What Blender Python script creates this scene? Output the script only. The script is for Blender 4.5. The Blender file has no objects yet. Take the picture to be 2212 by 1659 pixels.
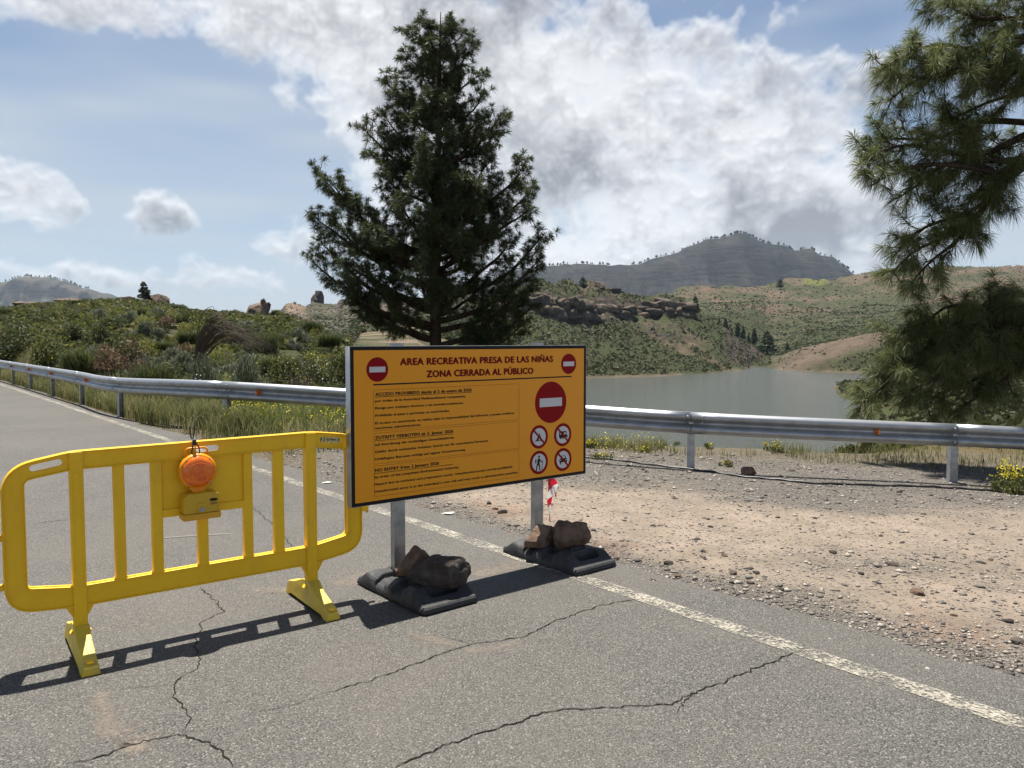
import bpy, math, random
import numpy as np
from mathutils import Vector, Matrix
R = math.radians
sc = bpy.context.scene
col = sc.collection
rng = np.random.default_rng(7)
random.seed(7)

# ------------------------------------------------------------------ camera, sky, sun, exposure
F, CX, CY, HV, EYE = 1661.0, 1106.0, 829.5, 736.0, 1.6
PITCH = math.atan((CY - HV) / F)
cam_data = bpy.data.cameras.new('camera')
cam_data.sensor_width = 36.0
cam_data.lens = 36.0 * F / 2212.0
cam_data.clip_start = 0.05
cam_data.clip_end = 30000.0
cam = bpy.data.objects.new('camera', cam_data)
cam.location = (0, 0, EYE)
cam.rotation_euler = (R(90) - PITCH, 0, 0)
col.objects.link(cam)
sc.camera = cam

def ray(u, v):
    a, b = (u - CX) / F, -(v - CY) / F
    c, s = math.cos(PITCH), math.sin(PITCH)
    return np.array([a, c + b * s, -s + b * c])

def at_depth(u, v, Y):
    r = ray(u, v)
    return np.array([0, 0, EYE]) + r * (Y / r[1])

def on_plane(u, v, z=0.0):
    r = ray(u, v)
    return np.array([0, 0, EYE]) + r * ((z - EYE) / r[2])

SUN = Vector((-.188, .451, 1.56)).normalized()
SUN_EL = math.asin(SUN.z)
SUN_AZ = math.atan2(SUN.x, SUN.y)
sun_data = bpy.data.lights.new('sun', 'SUN')
sun_data.energy = 5.0
sun_data.angle = R(0.53)
sun_data.color = (1.0, 0.955, 0.88)
sun = bpy.data.objects.new('sun', sun_data)
sun.rotation_euler = SUN.to_track_quat('Z', 'Y').to_euler()
col.objects.link(sun)

class NT:
    """small node-tree writer"""
    def __init__(s, tree):
        s.t = tree; s.n = tree.nodes; s.l = tree.links
    def add(s, kind, **kw):
        nd = s.n.new(kind)
        for k, v in kw.items():
            setattr(nd, k, v)
        return nd
    def put(s, sock, v):
        if isinstance(v, bpy.types.NodeSocket):
            s.l.new(v, sock)
        elif v is not None:
            sock.default_value = v
    def math(s, op, a, b=None, c=None, clamp=False):
        m = s.add('ShaderNodeMath', operation=op, use_clamp=clamp)
        for i, x in enumerate((a, b, c)):
            if x is not None: s.put(m.inputs[i], x)
        return m.outputs[0]
    def vmath(s, op, a, b=None, scale=None):
        m = s.add('ShaderNodeVectorMath', operation=op)
        s.put(m.inputs[0], a)
        if b is not None: s.put(m.inputs[1], b)
        if scale is not None: s.put(m.inputs['Scale'], scale)
        return m.outputs['Value'] if op in ('DOT_PRODUCT', 'LENGTH', 'DISTANCE') else m.outputs[0]
    def rng(s, x, a, b, c=0.0, d=1.0, smooth=True):
        m = s.add('ShaderNodeMapRange', interpolation_type='SMOOTHSTEP' if smooth else 'LINEAR')
        s.put(m.inputs[0], x)
        for i, v in enumerate((a, b, c, d)): s.put(m.inputs[i + 1], v)
        return m.outputs[0]
    def mix(s, f, a, b, mode='MIX'):
        m = s.add('ShaderNodeMix', data_type='RGBA', blend_type=mode)
        s.put(m.inputs[0], f)
        for i, v in ((6, a), (7, b)):
            s.put(m.inputs[i], (*v, 1.0) if isinstance(v, tuple) and len(v) == 3 else v)
        return m.outputs[2]
    def noise(s, vec, scale, detail=4.0, rough=0.5, dist=0.0):
        m = s.add('ShaderNodeTexNoise')
        if vec is not None: s.l.new(vec, m.inputs['Vector'])
        m.inputs['Scale'].default_value = scale
        m.inputs['Detail'].default_value = detail
        m.inputs['Roughness'].default_value = rough
        m.inputs['Distortion'].default_value = dist
        return m.outputs[0]

world = bpy.data.worlds.new('World')
sc.world = world
world.use_nodes = True
W = NT(world.node_tree)
W.n.clear()
w_out = W.add('ShaderNodeOutputWorld')
w_bg = W.add('ShaderNodeBackground')
w_sky = W.add('ShaderNodeTexSky', sky_type='NISHITA', sun_disc=False)
w_sky.sun_elevation = SUN_EL
w_sky.sun_rotation = SUN_AZ
w_sky.altitude = 900
w_sky.dust_density = 0.8
w_sky.ozone_density = 2.5
# Clouds: a procedural cloud field over the whole sky, worked out here on an azimuth/elevation grid (nothing is loaded)
PPD = 11.0                                                        # samples per degree
EL0, EL1 = -4.0, 90.0
def cloud_map():
    nx, ny = int(360 * PPD), int((EL1 - EL0) * PPD)
    az = (np.arange(nx) + .5) / PPD - 180.0; el = (np.arange(ny) + .5) / PPD + EL0
    g = np.random.default_rng(2024)
    def octave(cx, cy, ridged=False):
        """smooth random field with cells of cx by cy degrees, wrapping round in azimuth"""
        mx, my = max(4, int(round(360 / cx))), int((EL1 - EL0) / cy) + 3
        G = g.normal(size=(my, mx)).astype(np.float32)
        fy = (el - EL0) / cy; iy_ = fy.astype(int); ty = (fy - iy_).astype(np.float32)
        fx = (az + 180) / 360 * mx; ix_ = fx.astype(int) % mx; tx = (fx - np.floor(fx)).astype(np.float32)
        def w4(t): return [-.5 * t + t * t - .5 * t ** 3, 1 - 2.5 * t * t + 1.5 * t ** 3, .5 * t + 2 * t * t - 1.5 * t ** 3, -.5 * t * t + .5 * t ** 3]
        wy, wx = w4(ty), w4(tx)
        Rw = sum(wy[k][:, None] * G[np.clip(iy_ + k - 1, 0, my - 1)] for k in range(4))
        o = sum(wx[k][None, :] * Rw[:, (ix_ + k - 1) % mx] for k in range(4))
        return np.abs(o) if ridged else o
    A, E_ = az[None, :], el[:, None]
    cov = np.zeros((ny, nx), np.float32)
    def blob(u, v, ru, rv, w, p=1.0):
        d = ray(u, v); a0 = math.degrees(math.atan2(d[0], d[1])); e0 = math.degrees(math.atan2(d[2], math.hypot(d[0], d[1])))
        da = (A - a0 + 180) % 360 - 180
        q = (da / (ru / 29.0)) ** 2 + ((E_ - e0) / (rv / 29.0)) ** 2
        np.add(cov, w * np.exp(-q ** p), out=cov)
    for args in ((1180, 120, 430, 200, .95), (1530, 330, 340, 240, 1.15), (1700, 260, 190, 170, .6), (1330, 480, 320, 130, .75), (700, 60, 300, 95, .85), (330, 5, 260, 62, .95), (60, 0, 200, 48, .9), (1420, 200, 260, 160, .5), (1800, 470, 220, 90, .75), (1080, 330, 260, 170, .75), (1250, 560, 260, 50, .5), (2000, 540, 200, 45, .5),
                 (80, 395, 135, 75, 1.15), (60, 445, 110, 50, .45), (350, 465, 110, 50, 1.10), (660, 540, 90, 40, .7), (225, 430, 45, 60, -1.1), (500, 470, 60, 70, -1.0), (240, 360, 90, 45, -.8), (560, 400, 120, 60, -.5), (110, 585, 140, 26, .75), (420, 600, 150, 30, .7), (615, 205, 32, 40, .9), (1850, 330, 90, 180, .35),
                 (1500, 560, 420, 50, .7), (330, 210, 330, 110, -1.2), (200, 300, 260, 50, -.5), (1980, 60, 260, 130, -1.3), (1430, 10, 80, 35, -.6), (2130, 430, 170, 220, -.7), (520, 380, 170, 100, -.8), (230, 540, 160, 40, -.5)):
        blob(*args)
    low = .55 * octave(38, 24) + .46 * octave(17, 11) + .26 * octave(8.5, 6.0)
    mid = .24 * octave(4.3, 3.1) + .19 * octave(2.1, 1.6) + .12 * octave(1.1, .8) + .07 * octave(.55, .42)
    puff = .10 * (.8 - octave(3.4, 2.7, True)) + .20 * (.8 - octave(1.7, 1.35, True)) + .16 * (.8 - octave(.85, .7, True)) + .10 * (.8 - octave(.45, .38, True)) + .06 * (.8 - octave(.24, .2, True))
    bank = .6 * octave(10, 5.5) + .55 * octave(5.2, 3.2) + .40 * octave(2.6, 1.8)
    h = cov - .42 + .50 * low + mid
    D = np.clip(h * .95 + .85 * puff + .04, 0, 2.2)               # lobed density
    D = D * np.clip((h + .55) / .5, 0, 1)
    # light from the high sun: what stands above a spot, in the direction of the sun, dims it
    relief = np.clip(.80 + .36 * bank + 1.3 * (puff - .25) + .5 * mid, 0, 2) * np.clip(D * 1.6, 0, 1)
    shade = np.zeros_like(D); k = .18 * PPD; acc = 0.0
    for j in range(10):
        n_ = int(round(k)); sh = np.zeros_like(D); sh[:-n_] = relief[n_:]; wgt = math.exp(-j * .16); shade += sh * wgt; acc += wgt; k *= 1.30
    shade /= acc
    thick = np.clip(D / 1.6, 0, 1)
    lit = 1.00 - .66 * shade + .34 * (relief - shade) * np.clip(D * 1.5, 0, 1) - .14 * thick
    lit = np.clip(lit, .05, 1)[..., None]
    grey, white = np.array([.150, .156, .172], np.float32), np.array([.475, .480, .492], np.float32)
    C = grey + (white - grey) * lit
    alpha = 1 - np.exp(-2.5 * np.clip(D - .02, 0, None) ** 1.15)
    # haze towards the horizon and thin high streaks
    veil = .86 * np.exp(-(np.clip(E_, 0, 90) / 14.0) ** 1.6) + np.zeros_like(D)
    veil = np.clip(veil + .20 * octave(24, 4.5) + .12 * octave(9, 2.0) + .07 * octave(4, .9) + .16, 0, .95)
    veil *= np.clip(1.3 - np.clip(E_, 0, 90) / 40, .25, 1)
    vc = np.array([.285, .312, .342], np.float32)
    out = C * alpha[..., None] + vc * (veil * (1 - alpha))[..., None]; at = alpha + veil * (1 - alpha)
    out /= np.maximum(at, 1e-4)[..., None]
    px = np.concatenate([out, at[..., None]], -1).astype(np.float32)
    im = bpy.data.images.new('cloud_field', nx, ny, alpha=True, float_buffer=True)
    im.colorspace_settings.name = 'Non-Color'; im.alpha_mode = 'CHANNEL_PACKED'
    im.pixels.foreach_set(px.ravel()); im.update(); im.pack()
    return im
tc = W.add('ShaderNodeTexCoord').outputs['Generated']
sep = W.add('ShaderNodeSeparateXYZ'); W.l.new(tc, sep.inputs[0])
cu_ = W.math('MULTIPLY_ADD', W.math('ARCTAN2', sep.outputs[0], sep.outputs[1]), 1 / (2 * math.pi), .5)
cv_ = W.math('MULTIPLY_ADD', W.math('ARCSINE', sep.outputs[2]), 180 / math.pi / (EL1 - EL0), -EL0 / (EL1 - EL0))
cxy = W.add('ShaderNodeCombineXYZ'); W.l.new(cu_, cxy.inputs[0]); W.l.new(W.math('MINIMUM', W.math('MAXIMUM', cv_, .002), .998), cxy.inputs[1])
cimg = W.add('ShaderNodeTexImage', interpolation='Cubic', extension='REPEAT'); cimg.image = cloud_map(); W.l.new(cxy.outputs[0], cimg.inputs[0])
sky_s = W.vmath('SCALE', w_sky.outputs[0], scale=0.05)
final = W.mix(cimg.outputs['Alpha'], sky_s, cimg.outputs['Color'])
W.l.new(final, w_bg.inputs[0])
w_bg.inputs[1].default_value = 1.0
W.l.new(w_bg.outputs[0], w_out.inputs[0])

sc.view_settings.view_transform = 'Standard'
sc.view_settings.look = 'None'
sc.view_settings.gamma = 1.0
sc.view_settings.exposure = 1.04
sc.view_settings.use_curve_mapping = False
sc.render.engine = 'CYCLES'
sc.cycles.max_bounces = 6
sc.cycles.diffuse_bounces = 3
sc.cycles.transparent_max_bounces = 12
sc.cycles.volume_bounces = 0
sc.cycles.adaptive_threshold = .015

# ------------------------------------------------------------------ materials
def new_mat(name):
    m = bpy.data.materials.new(name); m.use_nodes = True
    t = NT(m.node_tree); t.n.clear()
    out = t.add('ShaderNodeOutputMaterial'); p = t.add('ShaderNodeBsdfPrincipled')
    t.l.new(p.outputs[0], out.inputs[0])
    return m, t, p, out

def simple(name, c, rough=.6, metal=0.0, c2=None, scale=6.0, bump=0.0, bscale=60.0, spec=.5, lo=.35, hi=.65, rvar=0.0, coat=0.0, grime=None):
    m, t, p, out = new_mat(name)
    pos = t.add('ShaderNodeTexCoord').outputs['Object']
    base = (*c, 1.0)
    if c2 is not None:
        f = t.rng(t.noise(pos, scale, 6.0, .6), lo, hi)
        base = t.mix(f, c, c2)
        if grime:
            gm = t.math('MULTIPLY', t.rng(t.noise(t.vmath('MULTIPLY', pos, (1.0, 1.0, .45)), grime[1], 8.0, .72), .50, .74), grime[2])
            base = t.mix(gm, base, grime[0])
        if rvar: t.l.new(t.math('MULTIPLY_ADD', f, rvar, rough), p.inputs['Roughness'])
    t.put(p.inputs['Base Color'], base)
    if not (c2 is not None and rvar): p.inputs['Roughness'].default_value = rough
    p.inputs['Metallic'].default_value = metal
    p.inputs['Specular IOR Level'].default_value = spec
    p.inputs['Coat Weight'].default_value = coat
    if bump:
        b = t.add('ShaderNodeBump'); b.inputs['Strength'].default_value = bump; b.inputs['Distance'].default_value = .01
        t.l.new(t.noise(pos, bscale, 6.0, .6), b.inputs['Height']); t.l.new(b.outputs[0], p.inputs['Normal'])
    return m

def foliage(name, cols, trans=.28, rough=.6, tint=None):
    """colour drawn per leaf from a ramp; part of the light passes through"""
    m, t, p, out = new_mat(name)
    rnd = t.add('ShaderNodeNewGeometry').outputs['Random Per Island']
    ramp = t.add('ShaderNodeValToRGB')
    while len(ramp.color_ramp.elements) < len(cols): ramp.color_ramp.elements.new(.5)
    for i, c in enumerate(cols):
        e = ramp.color_ramp.elements[i]; e.position = i / max(1, len(cols) - 1); e.color = (*c, 1)
    pos = t.add('ShaderNodeTexCoord').outputs['Object']
    big = t.rng(t.noise(pos, 1.1, 3.0, .5), .3, .7, -.28, .28, smooth=False)
    t.l.new(t.math('ADD', rnd, big, clamp=True), ramp.inputs[0])
    base = ramp.outputs[0]
    t.l.new(base, p.inputs['Base Color']); p.inputs['Roughness'].default_value = rough
    p.inputs['Specular IOR Level'].default_value = .25
    tr = t.add('ShaderNodeBsdfTranslucent'); t.l.new(base, tr.inputs[0])
    mx = t.add('ShaderNodeMixShader'); mx.inputs[0].default_value = trans
    t.l.new(p.outputs[0], mx.inputs[1]); t.l.new(tr.outputs[0], mx.inputs[2]); t.l.new(mx.outputs[0], out.inputs[0])
    return m

def asphalt_mat():
    m, t, p, out = new_mat('asphalt')
    pos = t.add('ShaderNodeTexCoord').outputs['Object']
    vor = t.add('ShaderNodeTexVoronoi'); vor.inputs['Scale'].default_value = 130.0; t.l.new(pos, vor.inputs['Vector'])
    cell = t.add('ShaderNodeSeparateColor'); t.l.new(vor.outputs['Color'], cell.inputs[0])
    c = t.mix(cell.outputs[0], (.058, .056, .050), (.142, .135, .119))
    light = t.rng(cell.outputs[1], .90, .97)
    c = t.mix(light, c, (.24, .222, .19))
    gap = t.rng(vor.outputs['Distance'], .45, .80)
    c = t.mix(gap, c, (.032, .031, .029))
    big = t.rng(t.noise(pos, .55, 5.0, .6, .4), .32, .68)
    c = t.mix(big, c, t.mix(.40, c, (.126, .110, .094)))
    mid = t.rng(t.noise(pos, 3.1, 4.0, .55), .42, .72, 0.0, .35)
    c = t.mix(t.math('MULTIPLY', mid, .5), c, (.125, .118, .104))
    t.l.new(c, p.inputs['Base Color']); p.inputs['Roughness'].default_value = .82
    p.inputs['Specular IOR Level'].default_value = .35
    h = t.math('MULTIPLY_ADD', t.noise(pos, 140.0, 3.0, .6), .5, t.math('MULTIPLY', vor.outputs['Distance'], -.8))
    b = t.add('ShaderNodeBump'); b.inputs['Strength'].default_value = .75; b.inputs['Distance'].default_value = .008
    t.l.new(h, b.inputs['Height']); t.l.new(b.outputs[0], p.inputs['Normal'])
    return m

def worn(name, c, lo, hi, scale, rough=.75, fade=None):
    """paint or dust that lets the asphalt show through in worn spots"""
    m, t, p, out = new_mat(name)
    pos = t.add('ShaderNodeTexCoord').outputs['Object']
    n = t.noise(pos, scale, 5.0, .65)
    n2 = t.noise(pos, scale * .08, 4.0, .6)
    f = t.math('ADD', t.math('MULTIPLY', n, .65), t.math('MULTIPLY', n2, .35))
    if fade:
        at = t.add('ShaderNodeAttribute', attribute_name=fade)
        f = t.math('ADD', f, t.math('MULTIPLY_ADD', at.outputs['Fac'], .5, -.5))
    a = t.rng(f, lo, hi)
    t.put(p.inputs['Base Color'], t.mix(n2, c, tuple(x * .82 for x in c)))
    p.inputs['Roughness'].default_value = rough
    b = t.add('ShaderNodeBump'); b.inputs['Strength'].default_value = .5; b.inputs['Distance'].default_value = .006
    t.l.new(t.noise(pos, 130.0, 3.0, .6), b.inputs['Height']); t.l.new(b.outputs[0], p.inputs['Normal'])
    tr = t.add('ShaderNodeBsdfTransparent'); mx = t.add('ShaderNodeMixShader')
    t.l.new(a, mx.inputs[0]); t.l.new(tr.outputs[0], mx.inputs[1]); t.l.new(p.outputs[0], mx.inputs[2]); t.l.new(mx.outputs[0], out.inputs[0])
    return m

def terrain_mat(name, rock=(.115, .086, .066), rock2=(.045, .037, .033), scale=.08, near=False, s0=.86, s1=.68):
    m, t, p, out = new_mat(name)
    pos = t.add('ShaderNodeTexCoord').outputs['Object']
    at = t.add('ShaderNodeAttribute', attribute_name='cover')
    c = at.outputs['Color']
    n = t.noise(pos, scale, 9.0, .68)
    c = t.mix(t.rng(n, .3, .7, 0.0, .75), c, t.mix(1.0, c, (.58, .60, .56), 'MULTIPLY'))
    geo = t.add('ShaderNodeNewGeometry')
    sp = t.add('ShaderNodeSeparateXYZ'); t.l.new(geo.outputs['Normal'], sp.inputs[0])
    if near:
        # loose gravel: small stones drawn by cells over the dirt
        vor = t.add('ShaderNodeTexVoronoi'); vor.inputs['Scale'].default_value = 38.0
        wob = t.vmath('ADD', pos, t.vmath('SCALE', t.add('ShaderNodeTexNoise').outputs['Color'], scale=.01))
        t.l.new(wob, vor.inputs['Vector'])
        cell = t.add('ShaderNodeSeparateColor'); t.l.new(vor.outputs['Color'], cell.inputs[0])
        grav = t.add('ShaderNodeAttribute', attribute_name='gravel').outputs['Fac']
        sel = t.rng(t.math('ADD', cell.outputs[0], t.math('MULTIPLY_ADD', grav, .9, -.85)), .0, .12)
        edge = t.rng(vor.outputs['Distance'], .55, .30)
        stone = t.mix(cell.outputs[1], (.085, .078, .074), (.30, .27, .235))
        c = t.mix(t.math('MULTIPLY', sel, edge), c, stone)
        fine = t.rng(t.noise(pos, 95.0, 4.0, .65), .35, .7)
        c = t.mix(t.math('MULTIPLY', fine, .35), c, t.mix(1.0, c, (.5, .48, .46), 'MULTIPLY'))
        h = t.math('ADD', t.math('MULTIPLY', t.math('MULTIPLY', sel, edge), 1.1), t.math('MULTIPLY', t.noise(pos, 60.0, 6.0, .7), .8))
        bd, bs = .018, .85
    else:
        nr = t.noise(pos, scale * 2.2, 8.0, .7)
        steep = t.rng(t.math('ADD', sp.outputs[2], t.math('MULTIPLY_ADD', nr, .3, -.15)), s0, s1)
        strat = t.noise(t.vmath('MULTIPLY', pos, (.25, .25, 2.6)), scale * 3.0, 6.0, .65)
        rc = t.mix(t.rng(strat, .35, .66), rock2, rock)
        c = t.mix(steep, c, rc)
        h = t.math('ADD', t.noise(pos, scale * 5, 9.0, .72), t.math('MULTIPLY', strat, steep))
        bd, bs = .25 / scale, .55
    t.l.new(c, p.inputs['Base Color']); p.inputs['Roughness'].default_value = .93
    p.inputs['Specular IOR Level'].default_value = .15
    b = t.add('ShaderNodeBump'); b.inputs['Strength'].default_value = bs; b.inputs['Distance'].default_value = bd
    t.l.new(h, b.inputs['Height']); t.l.new(b.outputs[0], p.inputs['Normal'])
    return m

def island_mat(name, cols, rough=.85, bump=.5, bscale=70.0):
    m = foliage(name, cols, trans=0.0, rough=rough)
    return m

MAT = {}
MAT['asphalt'] = asphalt_mat()
MAT['paint'] = worn('road_paint', (.36, .33, .265), .43, .61, 60.0)
MAT['dust'] = worn('dust', (.23, .185, .140), .28, .78, 45.0, fade='fade')
MAT['crack'] = simple('crack_dark', (.020, .017, .014), .95, spec=.05)
MAT['ground'] = terrain_mat('dirt_and_gravel', scale=2.2, near=True)
MAT['terrain'] = terrain_mat('hillside', scale=.10)
MAT['mountain'] = terrain_mat('mountain_rock', rock=(.050, .044, .040), rock2=(.022, .022, .023), scale=.012, s0=.93, s1=.75)
MAT['yellow'] = simple('yellow_plastic', (.92, .545, .003), .42, c2=(.86, .495, .003), scale=2.5, bump=.05, bscale=25, rvar=.12, grime=((.45, .30, .04), 7.0, .32))
MAT['yellow_foot'] = simple('faded_yellow_plastic', (.70, .50, .035), .55, c2=(.58, .42, .05), scale=7, bump=.08, bscale=40, grime=((.25, .20, .10), 11.0, .5))
MAT['orange'] = simple('sign_orange', (.82, .315, .001), .28, spec=.4)
MAT['black'] = simple('black_print', (.010, .009, .009), .5, spec=.2)
MAT['red'] = simple('red_print', (.25, .002, .005), .5, spec=.12)
MAT['title_red'] = simple('title_red_print', (.17, .002, .004), .5, spec=.12)
MAT['white'] = simple('white_print', (.56, .57, .58), .35)
MAT['alu'] = simple('aluminium', (.40, .41, .41), .42, 1.0, c2=(.30, .31, .31), scale=8, rvar=.15)
MAT['galv'] = simple('galvanised_steel', (.40, .412, .422), .40, .85, c2=(.32, .33, .34), scale=5.0, rvar=.08)
MAT['galv_post'] = simple('galvanised_post_steel', (.46, .48, .49), .5, .75, c2=(.34, .35, .36), scale=9.0, rvar=.12)
MAT['bolt'] = simple('bolt_steel', (.42, .42, .42), .45, .9)
MAT['rubber'] = simple('recycled_rubber', (.014, .014, .015), .62, c2=(.030, .029, .028), scale=14, bump=.5, bscale=110, grime=((.085, .074, .060), 9.0, .32))
MAT['rock_dark'] = simple('basalt_rock', (.080, .068, .058), .9, c2=(.042, .034, .030), scale=13, bump=1.0, bscale=40, spec=.2, grime=((.17, .14, .11), 16.0, .5))
MAT['rock_brown'] = simple('brown_rock', (.19, .125, .085), .9, c2=(.085, .055, .042), scale=10, bump=.9, bscale=26, spec=.2)
MAT['rock_grey'] = simple('grey_rock', (.145, .115, .09), .9, c2=(.075, .062, .052), scale=8, bump=.9, bscale=24, spec=.2)
MAT['outcrop'] = simple('outcrop_rock', (.20, .145, .11), .95, c2=(.075, .06, .05), scale=.9, bump=1.0, bscale=1.6, spec=.1)
MAT['outcrop_dark'] = simple('dark_outcrop_rock', (.075, .062, .055), .95, c2=(.04, .036, .034), scale=.06, bump=1.0, bscale=.12, spec=.1)
MAT['stones'] = island_mat('loose_stones', [(.06, .055, .052), (.15, .135, .12), (.26, .22, .18), (.36, .32, .27)], .9)
MAT['lens'] = simple('amber_lens', (.92, .20, .004), .22, c2=(.80, .13, .003), scale=30, bump=.25, bscale=120, coat=.4)
MAT['amber'] = simple('amber_plastic', (.86, .30, .004), .4)
MAT['box_yellow'] = simple('battery_box_plastic', (.60, .36, .012), .5, c2=(.52, .30, .012), scale=6)
MAT['box_lip'] = simple('battery_box_lid_plastic', (.66, .34, .010), .5)
MAT['tie'] = simple('black_plastic', (.015, .015, .016), .45)
MAT['reflector'] = simple('orange_reflector', (.78, .16, .01), .3, coat=.4)
MAT['bark'] = simple('pine_bark', (.060, .042, .030), .95, c2=(.028, .021, .017), scale=12, bump=.9, bscale=22, spec=.1)
MAT['twig'] = simple('dry_twig', (.115, .082, .060), .9, c2=(.065, .048, .038), scale=9)
MAT['twig_grey'] = simple('grey_twig', (.17, .14, .115), .9, c2=(.09, .075, .06), scale=9)
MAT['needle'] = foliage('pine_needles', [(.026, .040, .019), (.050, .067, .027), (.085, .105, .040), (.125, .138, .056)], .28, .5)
MAT['needle_r'] = foliage('pine_needles_pale', [(.054, .074, .026), (.098, .122, .042), (.150, .172, .060), (.205, .22, .088)], .38, .5)  # paler, warmer green for the pine at the right edge
MAT['cone'] = simple('pine_cones', (.10, .045, .025), .8, c2=(.05, .024, .016), scale=20)
MAT['leaf_dark'] = foliage('dark_green_leaves', [(.028, .038, .014), (.046, .060, .020), (.074, .090, .030), (.120, .125, .046)], .3)
MAT['leaf_mid'] = foliage('green_leaves', [(.050, .060, .018), (.080, .092, .026), (.120, .130, .038), (.19, .18, .056)], .34)
MAT['leaf_grey'] = foliage('grey_green_leaves', [(.050, .062, .038), (.085, .100, .060), (.125, .14, .085), (.17, .18, .115)], .25)
MAT['leaf_yellow'] = foliage('yellow_green_leaves', [(.075, .095, .02), (.12, .14, .028), (.19, .19, .035), (.30, .25, .035)], .3)
MAT['leaf_rust'] = foliage('rusty_dry_leaves', [(.070, .045, .03), (.12, .075, .045), (.19, .115, .06), (.24, .15, .08)], .2)
MAT['scrub'] = foliage('hillside_scrub', [(.044, .050, .020), (.056, .062, .025), (.068, .074, .030), (.092, .090, .037)], .25)
MAT['grass'] = foliage('verge_grass', [(.060, .085, .020), (.10, .115, .032), (.17, .16, .060), (.28, .24, .115)], .35)
MAT['grass_g'] = foliage('green_grass', [(.05, .085, .018), (.085, .125, .026), (.14, .17, .04), (.21, .20, .07)], .35)
MAT['petal'] = foliage('yellow_petals', [(.55, .46, .03), (.70, .60, .04), (.80, .70, .08)], .3)
MAT['petal_w'] = foliage('white_petals', [(.62, .60, .58), (.75, .73, .72)], .3)
MAT['straw'] = simple('pale_scrap', (.62, .58, .50), .8)

# ------------------------------------------------------------------ builders
def link(name, mesh, m=None, parent=None):
    o = bpy.data.objects.new(name, mesh)
    col.objects.link(o)
    if m is not None and not mesh.materials: mesh.materials.append(m)
    if parent is not None: o.parent = parent
    return o

def tag(o, label=None, cat=None, group=None, kind=None):
    if label: o['label'] = label
    if cat: o['category'] = cat
    if group: o['group'] = group
    if kind: o['kind'] = kind
    return o

def empty(name, loc=(0, 0, 0), rz=0.0):
    o = bpy.data.objects.new(name, None); col.objects.link(o)
    o.location = loc; o.rotation_euler = (0, 0, rz); o.empty_display_size = .1
    return o

def np_mesh(name, V, faces, smooth=False):
    """V (n,3); faces list of int arrays (m,3) or (m,4)"""
    me = bpy.data.meshes.new(name)
    V = np.asarray(V, np.float32)
    if not isinstance(faces, (list, tuple)): faces = [faces]
    faces = [np.asarray(f, np.int32) for f in faces if len(f)]
    me.vertices.add(len(V)); me.vertices.foreach_set('co', V.ravel())
    nl = sum(f.size for f in faces); nf = sum(len(f) for f in faces)
    me.loops.add(nl); me.loops.foreach_set('vertex_index', np.concatenate([f.ravel() for f in faces]))
    me.polygons.add(nf)
    sizes = np.concatenate([np.full(len(f), f.shape[1], np.int32) for f in faces])
    starts = np.concatenate([[0], np.cumsum(sizes)[:-1]]).astype(np.int32)
    me.polygons.foreach_set('loop_start', starts)
    if smooth: me.polygons.foreach_set('use_smooth', np.ones(nf, bool))
    me.update(calc_edges=True)
    me.validate()
    return me

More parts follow.
